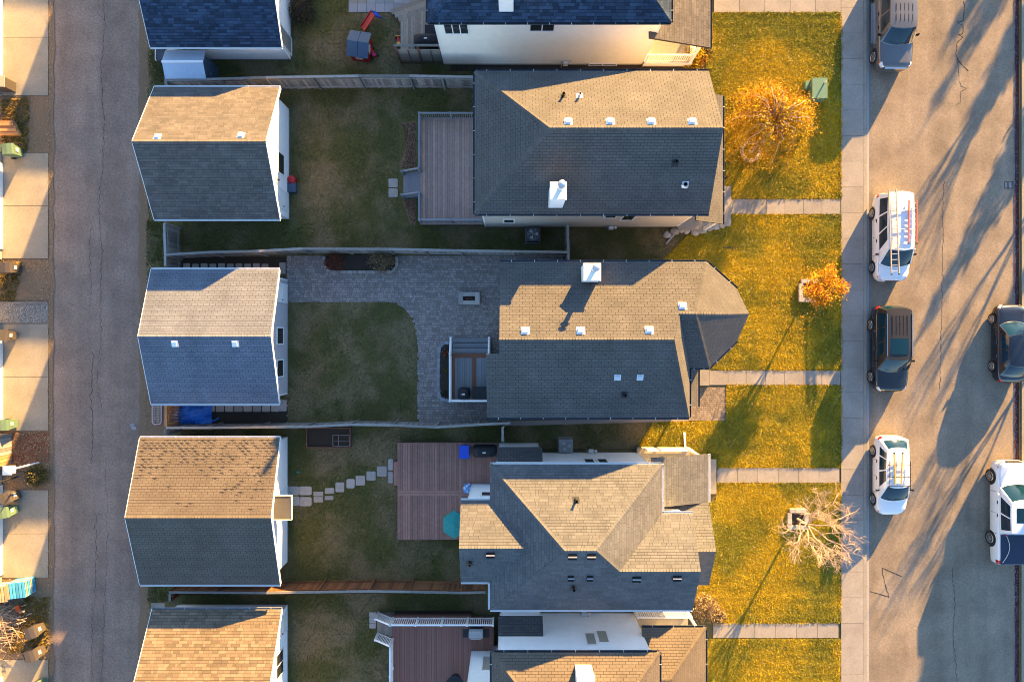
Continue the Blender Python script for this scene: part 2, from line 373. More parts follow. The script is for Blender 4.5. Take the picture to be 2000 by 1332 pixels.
# paver patio behind the middle house
def pavers(name, outline, excl, m, pw, ph, z, seed):
    rnd = random.Random(seed); b = MB(); b.prism(outline, -.1, z - .018); root = struct(name, b, M['joint'])
    xs = [p[0] for p in outline]; ys = [p[1] for p in outline]
    poly = outline if area2(outline) > 0 else outline[::-1]
    f = MB(); full = []; row = 0; y = min(ys)
    while y < max(ys):
        x = min(xs) - (pw * .5 if row % 2 else 0) - rnd.uniform(0, .05)
        while x < max(xs):
            w = pw * rnd.choice((.72, 1, 1, 1.15)); c = clip_rect(poly, x, x + w - .014, y, y + ph - .014)
            if c and area2(c) > .003 and not any(inside((x + w / 2, y + ph / 2), e) for e in excl):
                t = rnd.random() ** 1.3
                if rnd.random() < .012: t = 1.9
                if abs(area2(c) - (w - .014) * (ph - .014)) < 1e-6: full.append((x, y, w, t))
                else: f.prism(c, z - .02, z + rnd.uniform(-.002, .002), t)
            x += w
        y += ph; row += 1
    full.sort(key=lambda q: (q[0] + q[2] / 2) ** 2 + q[1] ** 2)
    cache = {}
    for i, (x, y, w, t) in enumerate(full):
        if i < 300:
            k = (round(w, 3), round(t * 5))
            if k not in cache:
                q = MB(); q.box(-w / 2, -ph / 2, -.02, w / 2 - .014, ph / 2 - .014, 0, round(t * 5) / 5); cache[k] = q.mesh('paver', m)
            inst('paver', cache[k], root, (x + w / 2, y + ph / 2, z))
        else: f.box(x, y, z - .02, x + w - .014, y + ph - .014, z + rnd.uniform(-.002, .002), t)
    f.build('paver_field', m, root, kind='stuff'); return root
LAWN3 = pxpoly([(562, 590), (758, 590), (775, 594), (790, 603), (802, 618), (810, 638), (815, 665), (815, 825), (562, 825)])
BED3 = pxpoly([(858, 782), (858, 678), (866, 670), (884, 670), (884, 782)])
PLANT3 = pxpoly([(633, 499), (776, 499), (776, 522), (768, 532), (645, 532), (633, 520)])
pavers('patio', pxpoly([(560, 500), (1100, 500), (1100, 512), (990, 520), (990, 828), (560, 828)]), [LAWN3, BED3, PLANT3], M['paver'], .21, .145, .012, 3)
pavers('front_paving', pxpoly([(1345, 756), (1417, 756), (1417, 821), (1345, 821)]), [], M['paver_warm'], .21, .12, .02, 5)
# back patio of grey slabs behind the top house
a = W(681, 25); c = W(838, -30); pv = paving('slab_patio', [(a.x, a.y), (c.x, a.y), (c.x, c.y), (a.x, c.y)])
for i in range(9):
    for j in range(3):
        x = a.x + i * .53; y = a.y + j * .53
        piece('slab', M['concrete_blue'] if not (i < 2 and j == 1) else M['concrete'], pv, x + .01, y + .01, -.1, min(x + .52, c.x), y + .52, .03)

# ---------------------------------------------------------------- roofs, walls, windows
class Roof:
    def __init__(s, root, m, course=.145, tab=.32, lam=False, seed=1, curl=None, origin=None):
        s.root = root; s.m = m; s.course = course; s.tab = tab; s.lam = lam; s.rnd = random.Random(seed); s.planes = []; s.deck = MB(); s.caps = []; s.curl = curl
    def slope(s, pts, th=.14):
        pts = [Vector(p) for p in pts]; u = (pts[1] - pts[0]).normalized(); n = Vector((0, 0, 0))
        for i in range(len(pts)): n += (pts[i] - pts[0]).cross(pts[(i + 1) % len(pts)] - pts[0])
        n.normalize(); v = n.cross(u).normalized(); n = u.cross(v).normalized()
        s.planes.append((pts, u, v, n))
        low = [p - Vector((0, 0, th)) for p in pts]; k = len(pts)
        s.deck.poly(pts); s.deck.poly(low[::-1])
        for i in range(k): j = (i + 1) % k; s.deck.poly([low[i], low[j], pts[j], pts[i]])
    def cap(s, p, q, n1=None, n2=None): s.caps.append((Vector(p), Vector(q)))
    def hit(s, px, py):                      # where the sight line of a pixel meets the roof
        o = Vector((0, 0, CAMH)); d = Vector(((px - 1000) * .03, (666 - py) * .03, -CAMH)).normalized(); best = None
        for (pts, u, v, n) in s.planes:
            den = d.dot(n)
            if abs(den) < 1e-6: continue
            t = (pts[0] - o).dot(n) / den; p = o + d * t
            if inside(p, pts) and (best is None or t < best[0]): best = (t, p, u, v, n)
        return best[1:] if best else None
    def finish(s, limit=300):
        rnd = s.rnd; mt = M[s.m]
        s.part = roof = s.deck.build('roof', M[s.m + '_under'], s.root)
        off = root_loc(roof); f = MB(); full = []
        for pi, (pts, u, v, n) in enumerate(s.planes):
            o = pts[0]; P2 = [((p - o).dot(u), (p - o).dot(v)) for p in pts]
            if area2(P2) < 0: P2 = P2[::-1]
            us = [p[0] for p in P2]; vs = [p[1] for p in P2]
            rows = int(math.ceil((max(vs) + .01) / s.course)); v0 = -.02
            for r in range(rows):
                a = min(us) - rnd.uniform(0, s.tab) if s.lam else min(us) - (s.tab / 2 if r % 2 else 0) - .02
                while a < max(us):
                    w = s.tab * rnd.choice((.5, .8, 1.1, 1.5)) if s.lam else s.tab
                    g = .010 if s.lam else .014; va = v0 + r * s.course
                    c = clip_rect(P2, a, a + w - g, va, va + s.course - .016)
                    if c and area2(c) > .002:
                        t = rnd.choice((.05, .3, .5, .6, .95)) if s.lam else rnd.choice((.3, .45, .5, .55, .75))
                        if abs(area2(c) - (w - g) * (s.course - .016)) < 1e-6:
                            full.append(((o + u * a + v * va), pi, w - g, t))
                        else:
                            q = [o + u * x + v * y + n * (.022 - .010 * (y - va) / s.course) for (x, y) in c]
                            f.poly(q, t)
                            lo = [x - n * .02 for x in q]
                            for i in range(len(q)): j = (i + 1) % len(q); f.poly([lo[i], lo[j], q[j], q[i]], t)
                    a += w
        full.sort(key=lambda q: -q[0].z); cache = {}; k0 = 0
        for (p, pi, w, t) in full:
            u, v, n = s.planes[pi][1:]; h = s.course - .016
            curl = s.curl(p) if s.curl else 0
            if k0 < limit and not curl:
                key = (round(w, 3), t)
                if key not in cache:
                    q = MB(); A = [(0, 0, .022), (w, 0, .022), (w, h, .012), (0, h, .012)]
                    q.poly(A, t); q.poly([(0, 0, 0), (w, 0, 0), A[1], A[0]], t); q.poly([(w, 0, 0), (w, h, 0), A[2], A[1]], t); q.poly([(0, h, 0), (0, 0, 0), A[0], A[3]], t)
                    cache[key] = q.mesh('shingle', mt)
                inst('shingle', cache[key], roof, p, Matrix((u, v, n)).transposed()); k0 += 1
            else:
                d = n * .022; e = n * .012
                if curl:
                    lowr = [p + u * (w * i / 6) + v * (.032 * curl * math.sin(math.pi * i / 6)) + n * (.022 + .014 * curl * math.sin(math.pi * i / 6)) for i in range(7)]
                    f.poly(lowr + [p + u * w + v * h + e, p + v * h + e], t)
                else:
                    q = [p + d, p + u * w + d, p + u * w + v * h + e, p + v * h + e]
                    f.poly(q, t); f.poly([p, p + u * w, q[1], q[0]], t); f.poly([p + u * w, p + u * w + v * h, q[2], q[1]], t)
        f.build('shingle_field', mt, roof, kind='stuff')
        if s.caps:
            c = MB()
            for (p, q) in s.caps:
                d = (q - p); L = d.length; d.normalize(); side = d.cross(Vector((0, 0, 1))).normalized()
                drops = []
                for sg in (1, -1):
                    best = None; mid = (p + q) / 2 + side * sg * .12
                    for (pts, u, v, n) in s.planes:
                        z = pts[0].z - ((mid.x - pts[0].x) * n.x + (mid.y - pts[0].y) * n.y) / n.z
                        if inside(mid, pts): best = z - (p.z + q.z) / 2
                    drops.append((best if best is not None else -.05) + .03)
                k = int(L / .15)
                for i in range(k):
                    a = p + d * (L * i / k); e = p + d * (L * (i + 1) / k - .014); t = rnd.choice((.2, .45, .6, .8))
                    up = Vector((0, 0, .045)); up2 = Vector((0, 0, .032))
                    s1 = side * .12 + Vector((0, 0, drops[0])); s2 = -side * .12 + Vector((0, 0, drops[1]))
                    c.poly([a + up, e + up2, e + s1, a + s1], t); c.poly([e + up2, a + up, a + s2, e + s2], t)
                    c.poly([a + s1, a + s1 - Vector((0, 0, .03)), a + s2 - Vector((0, 0, .03)), a + s2, a + up], t)
            c.build('ridge_cap', mt, roof, kind='stuff')
        return roof
    def box_vent(s, px, py, m='trim', w=.38, h=.16):
        r = s.hit(px, py)
        if not r: return
        p, u, v, n = r; b = MB()
        fl = [p + u * (-w * .62) + v * (-w * .6), p + u * (w * .62) + v * (-w * .6), p + u * (w * .62) + v * (w * .62), p - u * (w * .62) + v * (w * .62)]
        b.hull8([q + n * .02 for q in fl] + [q + n * .03 for q in fl])
        lo = [p + u * (-w * .42) + v * (-w * .42), p + u * (w * .42) + v * (-w * .42), p + u * (w * .42) + v * (w * .42), p - u * (w * .42) + v * (w * .42)]
        hi = [p + (q - p) * .92 for q in lo]
        b.hull8([q + n * .03 for q in lo] + [hi[i] + n * (h if i < 2 else h * .8) for i in range(4)])
        o = b.build('roof_vent', M[m], s.part); c = MB()
        c.hull8([p + u * (-w * .36) + v * (-w * .44) + n * .05, p + u * (w * .36) + v * (-w * .44) + n * .05, p + u * (w * .36) + v * (-w * .425) + n * .05, p + u * (-w * .36) + v * (-w * .425) + n * .05,
                 p + u * (-w * .36) + v * (-w * .43) + n * (h * .75), p + u * (w * .36) + v * (-w * .43) + n * (h * .75), p + u * (w * .36) + v * (-w * .41) + n * (h * .75), p + u * (-w * .36) + v * (-w * .41) + n * (h * .75)])
        return o
    def pipe(s, px, py, m='black_plastic', r0=.055, h=.38, base=None):
        r = s.hit(px, py)
        if not r: return
        p, u, v, n = r; b = MB(); z = Vector((0, 0, 1))
        b.tube(p, p + z * h, r0, r0, 10); b.lathe(p + z * h, [(r0 * 1.35, -.03), (r0 * 1.35, .0)], 10); b.tube(p + n * .0, p + z * .1, r0 * 2.0, r0 * 1.2, 10)
        for (a, e) in ((-1, -1),): b.hull8([p + u * x + v * y + n * .02 for (x, y) in ((-.16, -.16), (.16, -.16), (.16, .18), (-.16, .18))] + [p + u * x + v * y + n * .03 for (x, y) in ((-.16, -.16), (.16, -.16), (.16, .18), (-.16, .18))])
        return b.build('plumbing_stack', M[m] if base is None else M[base], s.part)
    def slot_vent(s, px, py, m='cover_black', w=.42):
        r = s.hit(px, py)
        if not r: return
        p, u, v, n = r; b = MB(); A = [(-w / 2, -.15), (w / 2, -.15), (w / 2, .10), (-w / 2, .10)]
        b.hull8([p + u * x + v * y + n * .02 for (x, y) in A] + [p + u * x * .96 + v * y + n * (.16 if y < 0 else .06) for (x, y) in A])
        o = b.build('slot_vent', M[m], s.part)
        c = MB(); c.beam(p + u * (-w / 2) + v * .03 + n * .15, p + u * (w / 2) + v * .03 + n * .15, .06, .02); c.build('vent_strip', M['gutter_grey'], s.part)  # thin grey strip across the upslope top of the vent
        return o

def siding(b, p0, p1, poly, course=.13, lap=.014):
    """lapped boards on the vertical wall from p0 to p1 (outside on the right-hand side); poly in (along, z)"""
    p0 = Vector((p0[0], p0[1], 0)); p1 = Vector((p1[0], p1[1], 0)); d = (p1 - p0).normalized(); n = Vector((d.y, -d.x, 0))
    b.poly([p0 + d * u + Vector((0, 0, z)) for (u, z) in poly])
    z0 = min(q[1] for q in poly); z1 = max(q[1] for q in poly); z = z0; us = [q[0] for q in poly]
    while z < z1:
        c = clip_rect(poly, min(us) - 1, max(us) + 1, z, z + course)
        if c and abs(area2(c)) > .004:
            f = lambda u, zz: p0 + d * u + n * (.004 + lap * (1 - (zz - z) / course)) + Vector((0, 0, zz))
            b.poly([f(u, zz) for (u, zz) in c], random.random())
            lo = sorted([u for (u, zz) in c if abs(zz - z) < 1e-6])
            if len(lo) >= 2: b.poly([p0 + d * lo[0] + Vector((0, 0, z)), p0 + d * lo[-1] + Vector((0, 0, z)), f(lo[-1], z), f(lo[0], z)])
        z += course
def walls(root, x0, x1, y0, y1, z1, m, z0=.0, gable='', ridge=None, base=.25, name='wall', skip=''):
    """box of four sided walls; gable: which of E W end in a peak at ridge=(y, z)"""
    b = MB()
    def rect(L): return [(0, z0 + base), (L, z0 + base), (L, z1), (0, z1)]
    def gab(L, yr): return [(0, z0 + base), (L, z0 + base), (L, z1), (yr, ridge[1]), (0, z1)]
    if 'S' not in skip: siding(b, (x0, y0), (x1, y0), rect(x1 - x0))
    if 'N' not in skip: siding(b, (x1, y1), (x0, y1), rect(x1 - x0))
    siding(b, (x1, y0), (x1, y1), gab(y1 - y0, ridge[0] - y0) if 'E' in gable else rect(y1 - y0))
    siding(b, (x0, y1), (x0, y0), gab(y1 - y0, y1 - ridge[0]) if 'W' in gable else rect(y1 - y0))
    o = b.build(name, M[m], root)
    if base > .05:
        c = MB(); c.box(x0 + .02, y0 + .02, -.1, x1 - .02, y1 - .02, z0 + base + .01); c.build('foundation', M['foundation'], root)
    for (x, y) in ((x0, y0), (x1, y0), (x1, y1), (x0, y1)):
        sx = -1 if x == x0 else 1; sy = -1 if y == y0 else 1; t = MB()
        t.box(min(x + sx * .026, x - sx * .06), min(y + sy * .026, y - sy * .06), z0 + base, max(x + sx * .026, x - sx * .06), max(y + sy * .026, y - sy * .06), z1 - .05)
        t.build('corner_trim', M['trim'], root)
    return o
AX = {'S': (Vector((1, 0, 0)), Vector((0, -1, 0))), 'N': (Vector((-1, 0, 0)), Vector((0, 1, 0))), 'E': (Vector((0, 1, 0)), Vector((1, 0, 0))), 'W': (Vector((0, -1, 0)), Vector((-1, 0, 0)))}
def window(root, side, at, a0, a1, z0, z1, pane='glass', frame='trim', mull=1, name='window'):
    d, n = AX[side]
    if side in 'SN': f = lambda a, z, o: Vector((a, at, z)) + n * o
    else: f = lambda a, z, o: Vector((at, a, z)) + n * o
    def bx(a, c, e, g, o0, o1): return [f(a, e, o0), f(c, e, o0), f(c, e, o1), f(a, e, o1), f(a, g, o0), f(c, g, o0), f(c, g, o1), f(a, g, o1)]
    b = MB(); t = .07
    for q in ((a0 - t, a1 + t, z1, z1 + t), (a0 - t, a1 + t, z0 - t, z0), (a0 - t, a0, z0, z1), (a1, a1 + t, z0, z1)): b.hull8(bx(*q, .0, .055))
    for i in range(mull):
        m_ = a0 + (a1 - a0) * (i + 1) / (mull + 1); b.hull8(bx(m_ - .025, m_ + .025, z0, z1, .0, .045))
    w = b.build(name, M[frame], root)
    for i in range(mull + 1):
        e0 = a0 + (a1 - a0) * i / (mull + 1); e1 = a0 + (a1 - a0) * (i + 1) / (mull + 1); g = MB(); g.hull8(bx(e0 + (.025 if i else 0), e1 - (.025 if i < mull else 0), z0, z1, .018, .03)); g.build('pane', M[pane], w)
    return w
def door(root, side, at, a0, a1, z0, z1, m='trim', frame='trim'):
    d, n = AX[side]
    f = (lambda a, z, o: Vector((a, at, z)) + n * o) if side in 'SN' else (lambda a, z, o: Vector((at, a, z)) + n * o)
    def bx(a, c, e, g, o0, o1): return [f(a, e, o0), f(c, e, o0), f(c, e, o1), f(a, e, o1), f(a, g, o0), f(c, g, o0), f(c, g, o1), f(a, g, o1)]
    b = MB(); b.hull8(bx(a0, a1, z0, z1, .0, .03))
    k = (a1 - a0)
    for (u0, u1, w0, w1) in ((.12, .46, .08, .45), (.54, .88, .08, .45), (.12, .46, .52, .92), (.54, .88, .52, .92)):
        b.hull8(bx(a0 + k * u0, a0 + k * u1, z0 + (z1 - z0) * w0, z0 + (z1 - z0) * w1, .03, .04))
    o = b.build('door', M[m], root)
    c = MB(); t = .08
    for q in ((a0 - t, a1 + t, z1, z1 + t), (a0 - t, a0, z0, z1), (a1, a1 + t, z0, z1)): c.hull8(bx(*q, .0, .05))
    c.build('door_frame', M[frame], o); h = MB(); p = f(a0 + k * .1, z0 + (z1 - z0) * .48, .07); h.lathe(p, [(.03, -.03), (.035, 0), (.03, .03)], 10); h.build('handle', M['black_plastic'], o)
    return o
def gutter(root, p, q, m='gutter_dark', out=None, w=.11, hang=True):
    """open channel hung along an eave, with hangers"""
    p = Vector(p); q = Vector(q); d = (q - p).normalized(); s = Vector((d.y, -d.x, 0)).normalized() * w   # right-hand side = outside
    dn = Vector((0, 0, -.10)); e = Vector((0, 0, -.02)); s = s + Vector((0, 0, 0)); i0 = s.normalized() * .012
    b = MB()
    prof = [i0 + e, i0 + dn, s * .8 + dn, s + e + Vector((0, 0, .01)), s * .9 + e + Vector((0, 0, .01)), s * .74 + dn + Vector((0, 0, .01)), i0 * 2 + dn + Vector((0, 0, .01)), i0 * 2 + e]
    b.grid([[p + x for x in prof], [q + x for x in prof]], closed=True)
    b.poly([p + x for x in prof[:4]][::-1]); b.poly([q + x for x in prof[:4]])
    g = b.build('gutter', M[m], root)
    if hang:
        L = (q - p).length; n = max(2, int(L / 1.1))
        for i in range(n):
            c = p + d * (L * (i + .5) / n)
            bar('gutter_hanger', M['trim'], g, c + i0 + Vector((0, 0, -.012)), c + s * 1.02 + Vector((0, 0, -.012)), .022, .008)
    return g
def downspout(root, x, y, z1, m='trim', z0=.1, w=.07):
    b = MB(); b.box(x - w / 2, y - w / 2, z0, x + w / 2, y + w / 2, z1); b.beam((x, y, z0 + .03), (x + .02, y - .35, z0 - .02), w, w); return b.build('downspout', M[m], root)
def chimney(roof, x0, x1, y0, y1, zt, z0, mb='white', flue=(.5, .5), cap='trim'):
    b = MB(); zc = zt - .1
    for (p, q) in (((x0, y0), (x1, y0)), ((x1, y0), (x1, y1)), ((x1, y1), (x0, y1)), ((x0, y1), (x0, y0))):
        L = (Vector(p) - Vector(q)).length; siding(b, p, q, [(0, z0), (L, z0), (L, zc), (0, zc)])
    ch = b.build('chimney', M[mb], roof.part)
    c = MB(); c.box(x0 - .05, y0 - .05, zc, x1 + .05, y1 + .05, zt); c.box(x0 - .02, y0 - .02, zt, x1 + .02, y1 + .02, zt + .015)
    fx = x0 + (x1 - x0) * flue[0]; fy = y0 + (y1 - y0) * flue[1]
    c.build('chimney_cap', M['cream'], roof.part)
    f = MB(); f.lathe((fx, fy, zt), [(.16, .0), (.12, .05), (.11, .06), (.11, .5), (.18, .52), (.18, .6), (.11, .62), (.11, .70), (.19, .71), (.17, .76), (.04, .82)], 14)
    f.build('flue', M['metal'], roof.part, smooth=False); return ch
# ---------------------------------------------------------------- garages
def garage(label, x0, x1, y0, y1, he, hr, yr, m, wm, course=.145, tab=.32, lam=False, seed=1, curl=None, gut='trim', rake='trim', wx1=None, wy=(.35, .35), group='garages along the alley', gutters='NS'):
    wx1 = x1 - .35 if wx1 is None else wx1
    root = thing('garage', label, 'garage', ((x0 + x1) / 2, (y0 + y1) / 2, 0), group=group)
    walls(root, x0 + .35, wx1, y0 + wy[0], y1 - wy[1], he - .02, wm, gable='EW', ridge=(yr, hr - .16))
    r = Roof(root, m, course, tab, lam, seed, curl)
    r.slope([(x0, y0, he), (x1, y0, he), (x1, yr, hr), (x0, yr, hr)])
    r.slope([(x1, y1, he), (x0, y1, he), (x0, yr, hr), (x1, yr, hr)])
    r.cap((x0, yr, hr), (x1, yr, hr)); r.finish()
    for x in (x1 + .012, x0 - .012):
        b = MB()
        for (ya) in (y0, y1): b.beam((x, ya, he - .07), (x, yr, hr - .07), .022, .19)
        b.build('rake_trim', M[rake], r.part)
    if 'S' in gutters: gutter(root, (x0, y0, he - .01), (x1, y0, he - .01), gut)
    if 'N' in gutters: gutter(root, (x1, y1, he - .01), (x0, y1, he - .01), gut)
    d = MB(); a, c = y0 + wy[0] + .7, y1 - wy[1] - .7
    for i in range(4): d.box(x0 + .35 - .05, a, .03 + i * .53, x0 + .35 - .02, c, .03 + i * .53 + .51)
    d.build('overhead_door', M['trim'], root)
    return root, r
GX = WX(293, 2.7)
g1, r1 = garage('garage with dark navy shingle roof at the top, beside the blue shed', -19.78, -12.58, 16.06, 23.3, 2.7, 4.6, 19.68, 'shingle_navy', 'white', lam=True, seed=21, wx1=-12.92)
for q in (446, 467): window(g1, 'S', 16.41, WX(q, 2.1), WX(q + 18, 2.1), 1.85, 2.25, mull=0)
window(g1, 'E', -12.92, 16.7, 17.6, .1, 2.1, pane='blind', mull=0, name='door_panel')
g2, r2 = garage('garage with mottled taupe roof beside the lawn with the red toy bin', -19.55, -12.68, 6.66, 13.85, 2.7, 4.86, 10.25, 'shingle_taupe', 'white', lam=True, seed=22, wx1=-13.02, wy=(.45, .38))
for q in ((308, 268), (471, 265)): r2.box_vent(*q, w=.30, h=.13)
window(g2, 'E', -13.02, WY(338, 1.7), WY(300, 1.7), 1.1, 2.05, mull=0); door(g2, 'E', -13.02, 7.55, 8.5, .25, 2.25)
for (y, z) in ((8.9, 2.3),):
    b = MB(); b.lathe((-12.9, y, z), [(.05, -.1), (.08, 0), (.04, .06)], 8); b.build('wall_lamp', M['black_plastic'], g2)
g3, r3 = garage('garage with blue-grey shingle roof beside the paved patio', -19.72, -12.72, -3.42, 3.9, 2.7, 4.0, .24, 'shingle_bluegrey', 'lilac', lam=False, seed=23, wx1=-13.1)
for q in ((342, 671), (460, 671)): r3.box_vent(*q, w=.30, h=.13)
window(g3, 'E', -13.1, WY(671, 1.6), WY(641, 1.6), 1.0, 2.0, mull=0); window(g3, 'E', -13.1, WY(735, 1.6), WY(704, 1.6), 1.0, 2.0, mull=0); door(g3, 'E', -13.1, 2.25, 3.2, .25, 2.25)
def curl4(p):
    if p.y < -8.9: return 0
    k = (-p.y - 5.2) / 3.6
    q = math.sin(p.x * 1.7 + p.y * 2.3) * .5 + math.sin(p.x * .6 - p.y * 1.1 + 1) * .5
    return random.uniform(.5, 1.3) if random.random() < max(0, (1 - k * 1.05)) * .75 + q * .25 - (.1 if k > .5 else 0) else 0
g4, r4 = garage('garage with curling tan shingles and a small canopy over its door', -20.17, -12.57, -13.18, -5.25, 3.0, 4.40, -9.21, 'shingle_tan', 'white', seed=24, curl=curl4, wx1=-13.1)
b = MB(); a = W(533, 968, 2.5); c = W(569, 1014, 2.5)
b.box(a.x, c.y, 2.42, c.x, a.y, 2.54); cn = b.build('door_canopy', M['shingle_brown'], g4)
b = MB(); b.box(a.x, a.y, 2.40, c.x + .03, a.y + .03, 2.57); b.box(a.x, c.y - .03, 2.40, c.x + .03, c.y, 2.57); b.box(c.x, c.y, 2.40, c.x + .03, a.y, 2.57); b.build('canopy_trim', M['trim'], cn)
door(g4, 'E', -13.1, -9.4, -8.5, .25, 2.25)
g5, r5 = garage('garage with dashed tan roof at the bottom edge, window in its end wall', -19.8, -12.67, -21.8, -14.76, 2.45, 4.46, -18.28, 'shingle_dash', 'pale_blue', course=.16, tab=.30, lam=True, seed=25, wx1=-13.1, wy=(.35, .62), gut='gutter_grey')
window(g5, 'E', -13.1, WY(1318, 1.5), WY(1272, 1.5), 1.0, 2.1, mull=1); door(g5, 'E', -13.1, -16.7, -15.8, .25, 2.25)
# white garages on the far side of the alley: only the feet of their walls enter the picture
for i, (ya, yb, s) in enumerate(((188, -60, 'topmost white garage across the alley, by the green bin and weeds'), (507, 300, 'white garage across the alley by the gravel strip'),
                       (840, 634, 'white garage across the alley behind the row of dark bins'), (1128, 1000, 'white garage across the alley beside the pallets'), (1520, 1300, 'white garage across the alley at the bottom corner'))):
    y0 = WY(ya); y1 = WY(yb); yr = (y0 + y1) / 2
    if yr > 14: y1 = y0 + 7.2
    if yr < -15: y0 = y1 - 7.0
    if i == 3: y0 -= .4; y1 += 2.2
    yr = (y0 + y1) / 2; x1 = WX(-6, 2.7) ; root = thing('garage', s, 'garage', (-33.5, yr, 0), group='garages across the alley')
    walls(root, -36.8, -29.86, y0, y1, 2.68, 'white', gable='EW', ridge=(yr, 2.7 + (y1 - y0) * .5 * .42 - .1))
    r = Roof(root, 'shingle_greige', seed=40 + i); hr = 2.7 + ((y1 - y0) / 2 + .35) * .42
    r.slope([(-37.1, y0 - .35, 2.7), (-29.75, y0 - .35, 2.7), (-29.75, yr, hr), (-37.1, yr, hr)])
    r.slope([(-29.75, y1 + .35, 2.7), (-37.1, y1 + .35, 2.7), (-37.1, yr, hr), (-29.75, yr, hr)]); r.finish(limit=0)
    d = MB()
    for k in range(4): d.box(-29.83, y0 + .6, .03 + k * .53, -29.8, y1 - .6, .03 + k * .53 + .51)
    d.build('overhead_door', M['trim'], root)

# ---------------------------------------------------------------- house with the white chimney and mauve deck (second from top)
H2 = thing('house', 'house with brown hipped roof, four white vents and mauve deck', 'house', (4, 10, 0), group='houses facing the street')
e2, t2 = 5.6, 7.97; ys, yn, yr = 6.4, 13.58, 9.99; xw, xe = -1.86, 9.92
walls(H2, -1.56, 9.6, 6.66, 13.25, e2 - .1, 'greige_siding', gable='E', ridge=(yr, t2 - .2))
R2 = Roof(H2, 'shingle_brown', seed=2)
R2.slope([(xw, ys, e2), (xe, ys, e2), (xe, yr, t2), (xw + 3.62, yr, t2)])
R2.slope([(xe, yn, e2), (xw, yn, e2), (xw + 3.62, yr, t2), (xe, yr, t2)])
R2.slope([(xw, yn, e2), (xw, ys, e2), (xw + 3.62, yr, t2)])
R2.cap((xw, ys, e2), (xw + 3.62, yr, t2)); R2.cap((xw, yn, e2), (xw + 3.62, yr, t2)); R2.cap((xw + 3.62, yr, t2), (xe, yr, t2)); R2.finish()
for q in (1110, 1192, 1272, 1352): R2.box_vent(q, 239, w=.33)
R2.pipe(1100, 188); R2.pipe(1132, 188, base='metal_paint'); R2.pipe(1318, 319); R2.pipe(1338, 361, m='metal', r0=.1, h=.12)
k = .03 * .8; chimney(R2, 76 * k * 1.005, 105 * k, 278 * k, 309 * k, 7.95, 5.7, 'pale_blue', flue=(.68, .72))
gutter(H2, (xw, ys, e2), (xe, ys, e2)); gutter(H2, (xe, yn, e2), (xw, yn, e2)); gutter(H2, (xw, yn, e2), (xw, ys, e2))
window(H2, 'S', 6.66, WX(985, 2.3), WX(1003, 2.3), 1.7, 2.7, mull=0); window(H2, 'S', 6.66, WX(1182, 3.5), WX(1202, 3.5), 3.2, 4.6, mull=0); window(H2, 'S', 6.66, WX(1216, 3.2), WX(1238, 3.2), 2.5, 3.9, mull=0)
L2 = Roof(H2, 'shingle_brown', seed=3)       # low porch roof facing the street
L2.slope([(11.35, 6.3, 3.2), (11.35, 13.2, 3.2), (9.62, 13.2, 4.3), (9.62, 6.3, 4.3)]); L2.finish(60)
walls(H2, 9.62, 10.9, 8.2, 13.0, 3.1, 'greige_siding')
gutter(H2, (11.35, 6.3, 3.2), (11.35, 13.2, 3.2), 'gutter_dark')
b = MB(); b.prism([(9.62, 6.45), (11.3, 6.45), (11.3, 8.2), (9.62, 8.2)], -.1, .45); b.prism([(11.3, 6.7), (12.75, 6.7), (12.75, 9.0), (11.3, 9.0)], -.1, .28); b.build('porch_step', M['concrete'], H2)
for y in (6.5, 8.1):
    b = MB(); b.box(11.08, y - .08, .45, 11.24, y + .08, 3.12); b.build('porch_post', M['trim'], H2)
# ---------------------------------------------------------------- middle house with the angled bay
H3 = thing('house', 'middle house with angled front bay, brown roof and small slate deck', 'house', (4, 0, 0), group='houses facing the street')
e3 = 5.7; p3 = .49; YN, YS = 3.96, -3.83; XR, YR, ZR = 7.7, .065, e3 + 3.895 * .49
se = (8.9, YS, e3); sE = (ZR - e3) / (8.9 - XR); yf = 1.31; zf = e3 + (YN - yf) * p3
J = Vector((8.9 - (zf - e3) / sE, yf, zf)); A = Vector((9.77, YN, e3)); B = Vector((11.3, 2.6, e3)); C = Vector((8.86, yf, zf)); T = Vector((11.79, 1.33, e3 + .27))
B2 = Vector((11.3, .03, e3)); A2 = Vector((9.9, -1.34, e3)); In = Vector((8.9, -1.34, e3)); Rg = Vector((XR, YR, ZR))
R3 = Roof(H3, 'shingle_brown', seed=4)
R3.slope([A, (-.6, YN, e3), (-.6, YR, ZR), Rg, J, C])
R3.slope([(-1.25, YS, e3), se, Rg, (-.6, YR, ZR), (-.6, -.6, e3 + (-.6 - YS) * p3), (-1.25, -.6, e3 + (-.6 - YS) * p3)])
R3.slope([se, In, J, Rg]); R3.slope([In, A2, C, J]); R3.slope([B, A, C, T]); R3.slope([A2, B2, T, C])
R3.cap((-.6, YR, ZR), Rg); R3.cap(Rg, se); R3.cap(J, C); R3.cap(A, C); R3.cap(A2, C); R3.cap(C, T); R3.finish()
for q in ((1026, 646), (1134, 646), (1268, 645), (1333, 598)): R3.box_vent(*q, w=.33)
for q in ((1206, 737), (1250, 737)): R3.box_vent(*q, m='metal', w=.26, h=.08)
R3.pipe(1219, 771)
b = MB(); siding(b, (-.3, 3.65), (-.3, -3.5), [(0, .3), (7.15, .3), (7.15, e3), (3.58, ZR - .2), (0, e3)]); siding(b, (-.3, -3.5), (8.6, -3.5), [(0, .3), (8.9, .3), (8.9, e3), (0, e3)])
siding(b, (9.6, 3.65), (-.3, 3.65), [(0, .3), (9.9, .3), (9.9, e3), (0, e3)]); siding(b, (8.6, -3.5), (8.6, -1.05), [(0, .3), (2.45, .3), (2.45, e3), (0, e3)])
